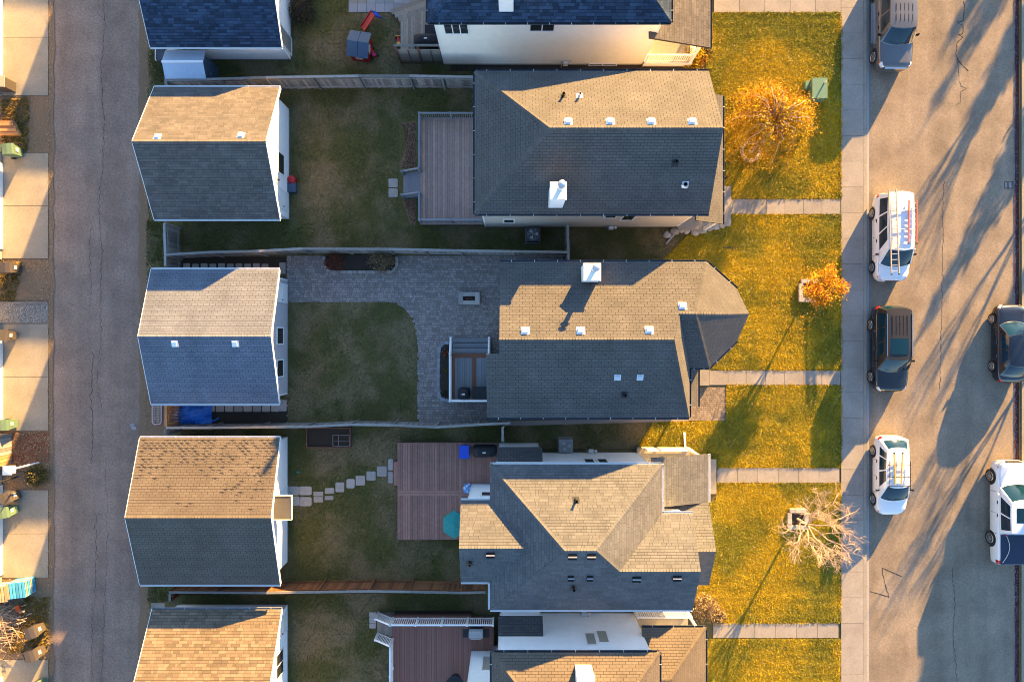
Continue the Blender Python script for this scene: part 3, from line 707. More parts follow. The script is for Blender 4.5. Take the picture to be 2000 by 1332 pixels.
for (p, q) in (((8.6, -1.05), (9.75, -1.05)), ((9.75, -1.05), (11.0, .15)), ((11.0, .15), (11.0, 2.5)), ((11.0, 2.5), (9.6, 3.65))):
    L = (Vector(p) - Vector(q)).length; siding(b, p, q, [(0, .3), (L, .3), (L, e3), (0, e3)])
siding(b, (-1.0, -.85), (-1.0, -3.5), [(0, .3), (2.65, .3), (2.65, e3), (0, e3 + 1.2)]); siding(b, (-.3, -.85), (-1.0, -.85), [(0, .3), (.7, .3), (.7, e3 + 1.2), (0, e3 + 1.2)]); siding(b, (-1.0, -3.5), (-.3, -3.5), [(0, .3), (.7, .3), (.7, e3), (0, e3)])
b.build('wall', M['greige_siding'], H3)
b = MB(); b.prism([(-.98, -3.48), (8.58, -3.48), (8.58, -1.03), (9.74, -1.03), (10.98, .16), (10.98, 2.49), (9.59, 3.63), (-.28, 3.63), (-.28, -.87), (-.98, -.87)], -.1, .31); b.build('foundation', M['foundation'], H3)
gutter(H3, (A.x, YN, e3), (-.6, YN, e3)); gutter(H3, (-1.25, YS, e3), se); gutter(H3, se, In); gutter(H3, In, A2); gutter(H3, A2, B2); gutter(H3, B, A)
chimney(R3, 141 * .0245, 172 * .0245, 119 * .0245, 150 * .0245, 7.32, 5.75, 'cream', flue=(.66, .7))
L3 = Roof(H3, 'shingle_brown', seed=5); L3.slope([(10.05, -3.55, 3.1), (10.05, -1.36, 3.1), (8.62, -1.36, 3.75), (8.62, -3.55, 3.75)]); L3.finish(40)
gutter(H3, (10.05, -3.55, 3.1), (10.05, -1.36, 3.1), 'gutter_dark', hang=False)
b = MB(); b.box(9.85, -3.45, .2, 9.97, -3.33, 3.0); b.build('porch_post', M['trim'], H3)
b = MB(); b.prism([(8.62, -3.6), (9.9, -3.6), (9.9, -1.5), (8.62, -1.5)], -.1, .38); b.prism([(9.9, -2.6), (11.5, -2.6), (11.5, -1.7), (9.9, -1.7)], -.1, .2); b.build('porch_step', M['concrete'], H3)
# ---------------------------------------------------------------- house with cross gables and the teal parasol
def twin_house(root, e, dy, m, wall_m, gut, seed, pitch=.61, hip=True):
    """two-storey hipped house with west wing, east wing and low front porch roof; dy shifts it along the street"""
    x0, x1, y1, y0 = -1.1, 7.56, -6.22 + dy, -13.52 + dy; run = (y1 - y0) / 2; yr = (y0 + y1) / 2; z = e + run * pitch
    a = x0 + run * .98; c = x1 - run * .98
    rf = Roof(root, m, course=.15, tab=.30, lam=True, seed=seed)
    # east wing (ridge z2) and west wing (ridge z3)
    yw = y0 + 2.42; z2 = e + 2.42 * pitch; ye_n = yw + 2.42; xe = 9.1
    yq = (-8.02 - 12.13) / 2 + dy; w3 = 2.05; z3 = e + w3 * .57; xwW = -2.58
    wxa = x0 + (z3 - e) / (z - e) * (a - x0); exa = x1 - (z2 - e) / (z - e) * (x1 - c)
    yhip = y0 + (z2 - e) / pitch
    rf.slope([(x1, y1, e), (x0, y1, e), (a, yr, z), (c, yr, z)])
    rf.slope([(x0, y0, e), (xe, y0, e), (xe, yw, z2), (exa, yw, z2), (c, yr, z), (a, yr, z)])
    rf.slope([(x0, y1, e), (x0, yq + w3, e), (wxa, yq, z3), (x0, yq - w3, e), (x0, y0, e), (a, yr, z)])
    rf.slope([(x1, ye_n, e), (x1, y1, e), (c, yr, z), (exa, yw, z2)])
    rf.slope([(xe, ye_n, e), (x1, ye_n, e), (exa, yw, z2), (xe, yw, z2)])
    rf.slope([(xwW, yq - w3, e), (x0, yq - w3, e), (wxa, yq, z3), (xwW, yq, z3)])
    rf.slope([(x0, yq + w3, e), (xwW, yq + w3, e), (xwW, yq, z3), (wxa, yq, z3)])
    rf.cap((a, yr, z), (c, yr, z)); rf.cap((x0, y1, e), (a, yr, z)); rf.cap((x1, y1, e), (c, yr, z)); rf.cap((exa, yw, z2), (xe, yw, z2)); rf.cap((xwW, yq, z3), (wxa, yq, z3)); rf.cap((c, yr, z), (exa, yw, z2))
    rf.finish()
    walls(root, x0 + .3, x1 - .3, y0 + .3, y1 - .28, e - .05, wall_m)
    walls(root, xwW + .28, x0 + .3, yq - w3 + .3, yq + w3 - .28, e - .05, wall_m, gable='W', ridge=(yq, z3 - .18))
    walls(root, x1 - .3, xe - .25, y0 + .3, ye_n - .3, e - .05, wall_m, gable='E', ridge=(yw, z2 - .18))
    gutter(root, (x1, y1, e), (x0, y1, e), gut); gutter(root, (x0, y0, e), (xe, y0, e), gut); gutter(root, (x1, ye_n, e), (x1, y1, e), gut); gutter(root, (xe, ye_n, e), (x1, ye_n, e), gut, hang=False)
    gutter(root, (xwW, yq - w3, e), (x0, yq - w3, e), gut); gutter(root, (x0, yq + w3, e), (xwW, yq + w3, e), gut, hang=False)
    gutter(root, (x0, yq - w3, e), (x0, y0, e), gut, hang=False)
    lo = Roof(root, m, course=.15, tab=.30, lam=True, seed=seed + 50)   # porch roofs: shed to the north, gable to the south
    lo.slope([(10.6, -8.7 + dy, 3.15), (10.6, -6.1 + dy, 3.15), (x1 - .28, -6.1 + dy, 4.45), (x1 - .28, -8.7 + dy, 4.45)])
    yg = -10.9 + dy; xg = 10.58; zg = 4.6
    lo.slope([(x1 - .2, -13.1 + dy, 3.3), (xg, -13.1 + dy, 3.3), (xg, yg, zg), (x1 - .2, yg, zg)]); lo.slope([(xg, -8.7 + dy, 3.3), (x1 - .2, -8.7 + dy, 3.3), (x1 - .2, yg, zg), (xg, yg, zg)])
    lo.cap((xe, yg, zg), (xg, yg, zg)); lo.finish(80)
    gutter(root, (10.6, -8.7 + dy, 3.15), (10.6, -6.1 + dy, 3.15), gut)
    walls(root, xe - .25, 10.2, -12.8 + dy, -9.0 + dy, 3.25, wall_m, gable='E', ridge=(yg, zg - .2))
    b = MB(); b.prism([(x1 - .3, -8.6 + dy), (10.3, -8.6 + dy), (10.3, -6.2 + dy), (x1 - .3, -6.2 + dy)], -.1, .45); b.prism([(10.3, -8.9 + dy), (11.9, -8.9 + dy), (11.9, -6.9 + dy), (10.3, -6.9 + dy)], -.1, .25); b.build('porch_step', M['concrete'], root)
    # pop-out bay on the north side
    yb = y1 - .28; walls(root, x0 + .38, 1.5, yb - .02, yb + .55, 2.55, wall_m)
    pb = Roof(root, 'shingle_dark', seed=seed + 70); pb.slope([(1.65, yb + .68, 2.6), (x0 + .3, yb + .68, 2.6), (x0 + .3, yb, 3.3), (1.65, yb, 3.3)]); pb.finish(40)
    return rf, yb
H4 = thing('house', 'house with greige cross-gabled roof beside the deck with teal parasol', 'house', (4, -10, 0), group='houses facing the street')
R4, yb4 = twin_house(H4, 5.6, 0, 'shingle_greige', 'pale_blue', 'trim', 6)
for q in ((1150, 2.9), (1176, 3.1)): window(H4, 'N', yb4, WX(q[0] - 8, 3), WX(q[0] + 9, 3), 2.5, 3.7, mull=0)
window(H4, 'N', -8.30, WX(941, 3.2), WX(960, 3.2), 2.6, 3.5, mull=0)
for q in ((958, 1081), (1118, 1084), (1155, 1084), (1243, 1128), (1322, 1126)): R4.slot_vent(*q)
for q in ((1115, 1126), (1152, 1126)): R4.slot_vent(*q, w=.3)
R4.pipe(1125, 976); R4.pipe(918, 1099); R4.pipe(1120, 1147)
# ---------------------------------------------------------------- bottom house
H5 = thing('house', 'house at the bottom edge with tan hipped roof and white chimney', 'house', (4, -20, 0), group='houses facing the street')
e5 = 5.95; x0, x1, y1 = -1.0, 7.35, -15.52; y0 = y1 - 7.2; run = 3.6; z5 = e5 + run * .6; yr = (y0 + y1) / 2
R5 = Roof(H5, 'shingle_tan', seed=8)
R5.slope([(x1, y1, e5), (x0, y1, e5), (x0 + run, yr, z5), (x1 - run, yr, z5)]); R5.slope([(x0, y0, e5), (x1, y0, e5), (x1 - run, yr, z5), (x0 + run, yr, z5)])
R5.slope([(x0, y1, e5), (x0, y0, e5), (x0 + run, yr, z5)]); R5.slope([(x1, y0, e5), (x1, y1, e5), (x1 - run, yr, z5)])
R5.cap((x0, y1, e5), (x0 + run, yr, z5)); R5.cap((x1, y1, e5), (x1 - run, yr, z5)); R5.cap((x0 + run, yr, z5), (x1 - run, yr, z5)); R5.finish()
walls(H5, x0 + .3, x1 - .3, y0 + .3, -15.85, e5 - .08, 'pale_blue'); walls(H5, -2.3, x0 + .3, -21.5, -17.75, e5 - .6, 'pale_blue')
b = MB(); b.prism([(-2.45, -21.6), (x0 + .3, -21.6), (x0 + .3, -17.6), (-2.45, -17.6)], e5 - .6, e5 - .45); b.build('wing_roof', M['shingle_tan_under'], H5)
gutter(H5, (x1, y1, e5), (x0, y1, e5)); gutter(H5, (x1, y0, e5), (x1, y1, e5)); gutter(H5, (x0, y1, e5), (x0, y0, e5))
window(H5, 'N', -15.85, WX(1145, 3.6), WX(1162, 3.6), 3.0, 4.4, pane='blind', mull=0); window(H5, 'N', -15.85, WX(1168, 3.4), WX(1186, 3.4), 2.7, 4.1, pane='blind', mull=0)
window(H5, 'N', -17.75, WX(943, 2.5), WX(960, 2.5), 1.6, 3.2, pane='blind', mull=0)
chimney(R5, 3.12, 3.92, -17.0, -16.0, 7.4, 6.0, 'white', flue=(.6, .4))
L5 = Roof(H5, 'shingle_tan', seed=9)
c5 = (10.43, -15.43, 3.2); h5 = 4.5; rr = 2.15
L5.slope([c5, (7.0, -15.43, 3.2), (7.0, -15.43 - rr, h5), (10.43 - rr, -15.43 - rr, h5)]); L5.slope([(10.43, -22, 3.2), c5, (10.43 - rr, -15.43 - rr, h5), (10.43 - rr, -22, h5)]); L5.slope([(7.0, -22, h5 + .01), (10.43 - rr, -22, h5), (10.43 - rr, -15.43 - rr, h5), (7.0, -15.43 - rr, h5 + .01)])
L5.cap(c5, (10.43 - rr, -15.43 - rr, h5)); L5.finish(160)
gutter(H5, c5, (7.0, -15.43, 3.2)); gutter(H5, (10.43, -22, 3.2), c5)
b = MB(); b.prism([(7.0, -22), (10.1, -22), (10.1, -17.0), (7.0, -17.0)], 0, 3.1); b.build('front_room', M['pale_blue'], H5)
b = MB(); b.prism([(7.0, -17.0), (10.2, -17.0), (10.2, -15.6), (7.0, -15.6)], -.1, .45); b.build('porch_step', M['concrete'], H5)
walls(H5, -.62, 1.55, -15.87, -15.25, 2.55, 'pale_blue')
pb = Roof(H5, 'shingle_dark', seed=78); pb.slope([(1.68, -15.1, 2.6), (-.75, -15.1, 2.6), (-.75, -15.85, 3.35), (1.68, -15.85, 3.35)]); pb.finish(40)
# ---------------------------------------------------------------- top house
H1 = thing('house', 'house at the top edge with navy roof and cream side wall', 'house', (2, 20, 0), group='houses facing the street')
e1 = 6.0; x0, x1, y0 = -4.18, 7.92, 15.86; y1 = y0 + 7.2; yr = y0 + 3.6; z1 = e1 + 2.16
R1 = Roof(H1, 'shingle_navy', course=.15, tab=.30, lam=True, seed=10)
R1.slope([(x0, y0, e1), (x1, y0, e1), (x1 - 3.6, yr, z1), (x0 + 3.6, yr, z1)]); R1.slope([(x1, y1, e1), (x0, y1, e1), (x0 + 3.6, yr, z1), (x1 - 3.6, yr, z1)])
R1.slope([(x0, y1, e1), (x0, y0, e1), (x0 + 3.6, yr, z1)]); R1.slope([(x1, y0, e1), (x1, y1, e1), (x1 - 3.6, yr, z1)])
R1.cap((x0, y0, e1), (x0 + 3.6, yr, z1)); R1.cap((x1, y0, e1), (x1 - 3.6, yr, z1)); R1.finish()
walls(H1, -3.95, 7.6, 16.14, y1 - .3, e1 - .08, 'cream')
gutter(H1, (x0, y0, e1), (x1, y0, e1)); gutter(H1, (x1, y0, e1), (x1, y1, e1)); gutter(H1, (x0, y1, e1), (x0, y0, e1))
chimney(R1, -.63, .06, 16.27, 17.2, 8.4, 6.1, 'white')
window(H1, 'S', 16.14, WX(868, 4.9), WX(913, 4.9), 4.2, 5.3, mull=2); window(H1, 'S', 16.14, WX(1036, 5.0), WX(1082, 5.0), 4.5, 5.4, mull=1)
window(H1, 'S', 16.14, WX(1152, .2), WX(1203, .2), .02, .24, mull=1, name='basement_window')
L1 = Roof(H1, 'shingle_taupe', course=.15, tab=.30, lam=True, seed=11)
L1.slope([(10.68, 15.8, 3.2), (10.68, 24, 3.2), (7.15, 24, 4.4), (7.15, 15.8, 4.4)]); L1.finish(200)
gutter(H1, (10.68, 15.8, 3.2), (10.68, 24, 3.2), 'gutter_dark', hang=False)
b = MB(); b.prism([(7.6, 16.05), (10.35, 16.05), (10.35, 23), (7.6, 23)], -.05, .55); b.build('porch_floor', M['deck_wood'], H1)
b = MB(); b.box(7.61, 15.98, .3, 10.4, 16.045, .62); b.box(10.355, 16.045, .3, 10.42, 23, .62); b.build('porch_skirt', M['trim'], H1)
for (x, y) in ((10.28, 16.12), (8.95, 16.12)):
    if x > 10: b = MB(); b.box(x - .08, y - .08, .55, x + .08, y + .08, 3.25); b.build('porch_post', M['trim'], H1)
# ---------------------------------------------------------------- fences
def fence(label, pts, m, h=1.85, side=1, z0=.03, cap=True, bw=.14):
    P = [W(x, y, h) for (x, y) in pts]; root = thing('fence', label, 'fence', (P[0].x, P[0].y, 0), group='board fences between the yards'); mt = M[m]
    for (a, c) in zip(P[:-1], P[1:]):
        d = (c - a); d.z = 0; L = d.length; d.normalize(); n = Vector((-d.y, d.x, 0)) * side; ang = math.atan2(d.y, d.x)
        k = max(1, int(L / (bw + .008)))
        for i in range(k):
            q = a + d * (L * (i + .5) / k); t = h - .03 + random.uniform(-.02, .012)
            o = piece('board', mt, root, -bw / 2, -.01, z0, bw / 2, .01, t, world=False)
            o.location = Vector((q.x, q.y, (z0 + t) / 2)) - root_loc(root) + n * random.uniform(-.006, .006); o.rotation_euler = (random.gauss(0, .008), random.gauss(0, .006), ang + random.gauss(0, .02))
        for z in (.35, h - .3):
            bar('rail', mt, root, Vector((a.x, a.y, z)) - n * .035, Vector((c.x, c.y, z)) - n * .035, .04, .09)
        kk = max(1, round(L / 2.4))
        for i in range(kk + 1):
            if i == kk and c is not P[-1]: continue
            q = a + d * (L * i / kk) - n * .07
            piece('post', mt, root, q.x - .045, q.y - .045, 0, q.x + .045, q.y + .045, h - .02)
        if cap: bar('cap_rail', M['fence_grey'] if m != 'fence_new' else mt, root, Vector((a.x, a.y, h)) - n * .02, Vector((c.x, c.y, h)) - n * .02, .13, .035)
    return root
fence('weathered grey board fence below the yard with the red slide', [(322, 157), (430, 154), (520, 151), (700, 148), (800, 148), (926, 150)], 'fence_grey', side=1)
fence('weathered grey board fence above the paved patio', [(325, 497), (410, 492), (500, 490), (590, 485), (760, 486), (900, 489), (1108, 492)], 'fence_grey', side=1)
fence('weathered grey board fence above the raised garden bed', [(324, 836), (408, 836), (600, 834), (686, 830), (768, 831), (852, 835), (934, 830), (997, 827)], 'fence_grey', side=-1)
fence('dark brown board fence above the deck with white railing', [(330, 1157), (520, 1158), (720, 1155), (800, 1156), (900, 1158), (948, 1157)], 'fence_brown', side=-1)
fence('short grey fence by the alley above the blue-grey garage', [(320, 436), (322, 497), (322, 520)], 'fence_grey', side=-1)
fence('short orange new wood fence by the alley beside the blue tarp', [(323, 792), (323, 833)], 'fence_new', side=-1)
fence('short grey fence by the alley just above the tan garage', [(322, 838), (321, 849)], 'fence_grey', side=-1)
fence('short dark fence by the alley above the bottom garage', [(331, 1160), (331, 1174)], 'fence_brown', side=-1)
fence('short grey fence by the alley beside the blue shed', [(323, 151), (323, 166)], 'fence_grey', side=-1)
fence('grey gate fence across the side yard by the air conditioner', [(1108, 438), (1110, 512)], 'fence_grey', side=-1)
fence('narrow grey gate fence beside the covered barbecue on the plum deck', [(981, 834), (981, 862)], 'fence_grey', side=-1)
# ---------------------------------------------------------------- decks and railings
def railing(root, p, q, h, m, sp=.115, post=True, posts=None, bw=.03):
    p = Vector(p); q = Vector(q); d = q - p; L = d.length; u = d.normalized(); mt = M[m]; up = Vector((0, 0, h))
    bar('rail', mt, root, p + up, q + up, .09, .05); bar('rail', mt, root, p + Vector((0, 0, .1)), q + Vector((0, 0, .1)), .04, .05)
    k = max(2, int(L / sp))
    for i in range(1, k):
        c = p + d * (i / k); bar('baluster', mt, root, c + Vector((0, 0, .1)), c + Vector((0, 0, h - .02)), bw, bw)
    if post:
        kk = posts if posts else max(1, round(L / 1.9))
        for i in range(kk + 1):
            c = p + d * (i / kk); o = piece('post', mt, root, c.x - .05, c.y - .05, c.z - .02, c.x + .05, c.y + .05, c.z + h + .09)
def deck(root, x0, x1, y0, y1, z, m, axis='y', w=.14, skirt=True, frame=None):
    mt = M[m]
    n = max(1, round(((x1 - x0) if axis == 'y' else (y1 - y0)) / w))
    for i in range(n):
        if axis == 'y':
            a = x0 + (x1 - x0) * i / n; piece('board', mt, root, a + .004, y0, z - .03, a + (x1 - x0) / n - .005, y1, z + random.uniform(-.002, .002))
        else:
            a = y0 + (y1 - y0) * i / n; piece('board', mt, root, x0, a + .004, z - .03, x1, a + (y1 - y0) / n - .005, z + random.uniform(-.002, .002))
    if skirt:
        b = MB(); e = .03
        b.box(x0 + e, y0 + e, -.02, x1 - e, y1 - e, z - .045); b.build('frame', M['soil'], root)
        for (a, b_, c, d) in ((x0 - .02, y0 - .02, x1, y0), (x0 - .02, y1, x1, y1 + .02), (x0 - .02, y0, x0, y1)):
            piece('fascia', mt, root, a, b_, max(.02, z - .3), c, d, z - .005)
# mauve deck
D2 = thing('deck', 'large mauve board deck with grey railing behind the second house', 'deck', (-3.4, 9.8, 0))
z = .8; x0, x1, y0, y1 = -5.26, -1.6, 6.72, 12.8
deck(D2, x0, x1, y0, y1, z, 'deck_mauve')
railing(D2, (x0 + .06, y1 - .06, z), (x1 - .1, y1 - .06, z), 1.02, 'rail_grey'); railing(D2, (x0 + .06, y0 + .06, z), (x1 + .5 - .5, y0 + .06, z), 1.02, 'rail_grey')
railing(D2, (x0 + .06, y0 + .06, z), (x0 + .06, 8.3, z), 1.02, 'rail_grey', posts=1); railing(D2, (x0 + .06, 9.75, z), (x0 + .06, y1 - .06, z), 1.02, 'rail_grey')
for i in range(4): piece('step', M['rail_grey'], D2, x0 - .27 * (i + 1), 8.35, .02, x0 - .27 * i - .01, 9.7, z - .16 * (i + 1))
for y in (8.35, 9.7): railing(D2, (x0 - 1.05, y, .02), (x0, y, z - .1), .95, 'rail_grey', posts=1)
# slate deck
D3 = thing('deck', 'small slate blue deck with chestnut border and white railing', 'deck', (-2.2, -2, 0))
z = .62; x0, x1, y0, y1 = -3.55, -1.02, -3.42, -.72
for (a, c) in ((x0, x0 + .26), (-2.32, -2.06)): deck(D3, a, c, y0, y1, z, 'deck_trim', w=.13, skirt=False)
deck(D3, x0 + .26, -2.32, y0, y1 - .26, z, 'deck_blue', skirt=False); deck(D3, -2.06, x1, y0, y1 - .26, z, 'deck_blue', skirt=False)
for i in range(2): piece('board', M['deck_trim'], D3, x0 + .262, y1 - .26 + .13 * i, z - .03, x1 if i else x1, y1 - .26 + .13 * i + .125, z + .004)
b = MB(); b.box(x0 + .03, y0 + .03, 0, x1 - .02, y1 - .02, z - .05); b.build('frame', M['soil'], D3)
for i in range(3): piece('step', M['deck_blue'], D3, x0 + .1, y1 + .3 * i + .01, .02, x1 - .2, y1 + .3 * (i + 1) - .015, z - .155 * (i + 1))
railing(D3, (x0 + .05, y0 + .05, z), (x0 + .05, y1, z), 1.0, 'trim'); railing(D3, (x0 + .05, y0 + .05, z), (x1 - .1, y0 + .05, z), 1.0, 'trim')
railing(D3, (x0 + .05, y1, z), (x0 + .05, y1 + .9, .1), 1.0, 'trim', posts=1); railing(D3, (x1 - .3, y1 - .02, z), (x1 - .3, y1 + .9, .1), 1.0, 'trim', posts=1)
# plum deck
D4 = thing('deck', 'low plum deck without railing, teal parasol at its edge', 'deck', (-3.6, -9, 0))
z = .42; a = W(777, 865, z); c = W(975, 1053, z)
deck(D4, a.x, -2.36, c.y, a.y, z, 'deck_plum'); deck(D4, -2.355, -.75, -8.25, a.y, z, 'deck_plum', skirt=False)
piece('step', M['deck_plum'], D4, a.x - .28, W(0, 948, .2).y, .02, a.x - .03, W(0, 901, .2).y, .22)
for i in range(2): piece('border_board', M['deck_plum'], D4, a.x + .01, WY(968, z) + .16 * i, z + .002, -2.4, WY(968, z) + .16 * i + .15, z + .012)
# red-brown deck with white rail
D5 = thing('deck', 'red-brown deck with white picket railing at the bottom edge', 'deck', (-4.5, -18, 0))
z = .95; x0 = WX(766, z); x1 = -1.05; y1 = WY(1204, z); y0 = -22.0
deck(D5, x0, -2.35, y0, y1, z, 'deck_red'); deck(D5, -2.345, x1, -17.7, y1, z, 'deck_red', skirt=False)
railing(D5, (x0 + .05, y1 - .06, z), (x1 - .02, y1 - .06, z), 1.0, 'trim', posts=4, bw=.035); railing(D5, (x0 + .05, y1 - 1.25, z), (x0 + .05, y0, z), 1.0, 'trim', bw=.035)
for i in range(4): piece('step', M['deck_wood'], D5, x0 - .25 * (i + 1), y1 - 1.2, .02, x0 - .25 * i - .012, y1 - .1, z - .19 * (i + 1) + .02)
for y in (y1 - .06, y1 - 1.25): railing(D5, (x0 - .95, y, .1), (x0 + .05, y, z), 1.0, 'trim', posts=1, bw=.035)
for i in range(3): piece('paving_stone', M['stone'], D5, x0 - 1.5, y1 - .75 + i * .32 - .3, -.02, x0 - 1.12, y1 - .75 + i * .32 - .0, .03)
# front porch railings
railing(H1, (7.7, 16.12, .55), (10.28, 16.12, .55), .95, 'trim', posts=1, bw=.045); railing(H1, (10.3, 16.2, .55), (10.3, 18.0, .55), .95, 'trim', posts=1)
railing(H4, (7.7, -6.2, .45), (10.2, -6.2, .45), .95, 'trim', posts=1, bw=.045); railing(H5, (7.1, -15.62, .45), (10.15, -15.62, .45), .95, 'trim', posts=1, bw=.045)
b = MB(); b.box(10.0, -6.26, .45, 10.14, -6.12, 3.1); b.build('porch_post', M['trim'], H4)
b = MB(); b.box(10.02, -15.7, .45, 10.14, -15.58, 3.15); b.build('porch_post', M['trim'], H5)
# weathered deck with privacy screen at the top house
D1 = thing('deck', 'weathered wood deck with privacy screen behind the top house', 'deck', (-5.2, 18, 0))
z = .6; x0 = WX(783, z); deck(D1, x0, -4.0, 16.35, 19.0, z, 'deck_wood')
for i in range(3):
    p = W(764 + i * 7, 24 + i * 7, .2 * (i + 1)); q = W(838 + i * 7, -4 + i * 7, .2 * (i + 1)); bar('step', M['deck_wood'], D1, (p.x, p.y, .1 + .2 * i), (q.x, q.y, .1 + .2 * i), .3, .2)
ys = 16.24
for x in (WX(785), WX(826), WX(867)): piece('screen_post', M['fence_new'] if False else M['deck_trim'], D1, x - .06, ys - .06, 0, x + .06, ys + .06, 2.45)
for i in range(10): piece('screen_board', M['deck_wood'], D1, WX(785) + .06, ys - .02, .3 + i * .165, WX(867) - .06, ys + .01, .3 + i * .165 + .158)
for x in (WX(806), WX(848)): piece('screen_batten', M['deck_trim'], D1, x - .03, ys - .05, .3, x + .03, ys - .022, 1.95)
bar('screen_rail', M['fence_grey'], D1, (WX(783), ys, 2.47), (WX(869), ys, 2.47), .12, .05)
# ---------------------------------------------------------------- yard things
M['cover'] = mat('black_cover', (.012, .014, .02), rough=.6, var=.2, scale=6); M['red_plastic'] = mat('red_plastic', (.42, .012, .02), rough=.4, spec=.5)
M['blue_plastic'] = mat('blue_plastic', (.01, .07, .55), rough=.4, spec=.5); M['navy_plastic'] = mat('slate_plastic', (.05, .085, .14), rough=.5); M['pink_plastic'] = mat('pink_plastic', (.45, .03, .14), rough=.4)
M['teal'] = mat('teal_canvas', (.02, .21, .21), rough=.85, var=.1, scale=8); M['tarp'] = mat('blue_tarp', (.01, .15, .62), rough=.45, spec=.5, var=.15, scale=5); M['bin_green'] = mat('green_bin', (.10, .17, .11), rough=.5, var=.06, scale=8)
M['bin_grey'] = mat('dark_bin', (.07, .06, .052), rough=.5, var=.08, scale=8); M['label'] = mat('pale_label', (.6, .6, .58), rough=.6); M['yellow_plastic'] = mat('yellow_plastic', (.6, .33, .05), rough=.4)
def grill(name, label, loc, w, d, h, rotz=0, covered=True, shelf=.3):
    root = thing(name, label, 'barbecue', loc, rotz); b = MB()
    P = lambda x, y, zz: (x, y, zz)
    if covered:
        rows = []
        for k, (s, zz) in enumerate(((1.0, .02), (.99, .5), (.96, h * .8), (.80, h * .94), (.45, h))):
            rows.append([(w / 2 * s * cx, d / 2 * (s if k < 4 else .35) * cy, zz + random.uniform(-.01, .01)) for (cx, cy) in ((-1, -.7), (-.8, -1), (0, -1.04), (.8, -1), (1, -.7), (1, .7), (.8, 1), (0, 1.02), (-.8, 1), (-1, .7))])
        b.grid(rows, closed=True); b.poly(rows[-1]); b.build('cover', M['cover'], root, smooth=True, local=True)
        c = MB(); c.box(-.09, -d * .1, h + .003, .09, d * .02, h + .012); c.build('badge', M['label'], root, local=True)
    else:
        b.box(-w * .25, -d / 2, .1, w * .25, d / 2, .8); b.build('cabinet', M['cover'], root, local=True)
        c = MB(); rows = [[(-w * .26, d / 2 * math.cos(t), .8 + .35 * math.sin(t)), (w * .26, d / 2 * math.cos(t), .8 + .35 * math.sin(t))] for t in [math.pi * i / 8 for i in range(9)]]
        c.grid(rows); c.build('lid', M['gutter_grey'], root, local=True)
        for sx in (-1, 1):
            e = MB(); e.box(min(sx * w * .27, sx * w * .5), -d * .45, .76, max(sx * w * .27, sx * w * .5), d * .45, .82); e.build('side_shelf', M['black_plastic'], root, local=True)
        e = MB(); e.tube((-w * .2, -d * .52, .98), (w * .2, -d * .52, .98), .018); e.build('handle', M['metal'], root, local=True)
    return root
grill('barbecue', 'black covered barbecue on the weathered deck behind the privacy screen', (WX(833, 1.2), WY(81, 1.2), .6), 1.45, .62, 1.05)
grill('barbecue', 'black covered barbecue in the corner of the small slate deck', (WX(906, 1.2), WY(768, 1.2), .62), .66, .6, 1.0)
grill('barbecue', 'dark covered barbecue beside the blue bin on the plum deck', (WX(946, 1.0), WY(881, 1.0), .42), 1.35, .62, 1.0)
grill('barbecue', 'open black barbecue with side shelves by the white railing', (WX(930, 1.6), WY(1234, 1.6), .95), 1.5, .5, 1.0, covered=False)
t = thing('storage_box', 'dark storage box tucked under the eave on the slate deck', 'storage box', (WX(938, 1.0), WY(766, 1.0), .62))
b = MB(); b.box(-.38, -.3, 0, .38, .3, .62); b.build('box_body', M['navy_plastic'], t, local=True); b = MB(); b.box(-.41, -.33, .62, .41, .33, .70); b.build('lid', M['black_plastic'], t, local=True)
t = thing('deck_mat', 'black mat on the weathered deck against the cream wall', 'mat', (WX(845, .6), WY(66, .6), .604)); b = MB(); b.box(-.45, -.5, 0, .45, .5, .015); b.build('mat_sheet', M['cover'], t, local=True); b = MB(); b.box(-.47, -.52, -.001, .47, -.5, .02); b.build('hem', M['black_plastic'], t, local=True)
t = thing('storage_bin', 'bright blue plastic storage bin on the plum deck', 'bin', (WX(907, .8), WY(882, .8), .42))
b = MB(); b.hull8([(-.22, -.32, 0), (.22, -.32, 0), (.22, .32, 0), (-.22, .32, 0), (-.27, -.37, .45), (.27, -.37, .45), (.27, .37, .45), (-.27, .37, .45)]); b.build('tub', M['blue_plastic'], t, local=True)
b = MB(); b.hull8([(-.29, -.39, .45), (.29, -.39, .45), (.29, .39, .45), (-.29, .39, .45), (-.26, -.36, .51), (.26, -.36, .51), (.26, .36, .51), (-.26, .36, .51)]); b.build('lid', M['blue_plastic'], t, local=True)
def blob(root, name, m, c, r, n=10, jit=.12, sq=1.0):
    b = MB(); rows = []
    for i in range(n + 1):
        th = math.pi * i / n; rows.append([(c[0] + r * math.sin(th) * math.cos(2 * math.pi * j / 14) * random.uniform(1 - jit, 1 + jit), c[1] + r * math.sin(th) * math.sin(2 * math.pi * j / 14) * random.uniform(1 - jit, 1 + jit), c[2] - r * sq * math.cos(th)) for j in range(14)])
    b.grid(rows, closed=True); return b.build(name, m, root, smooth=True, local=True)
t = thing('bag', 'round blue and white patterned bag at the house corner on the plum deck', 'bag', (WX(914, .8), WY(954, .8), .42))
M['bag'] = mat('blue_white_pattern', (.04, .22, .55), rough=.5, col2=(.5, .62, .75), scale=9); blob(t, 'sack', M['bag'], (0, 0, .3), .3, sq=1.0); b = MB(); b.tube((0, .2, .55), (.05, .25, .72), .04, .06, 8); b.build('knot', M['bag'], t, local=True)
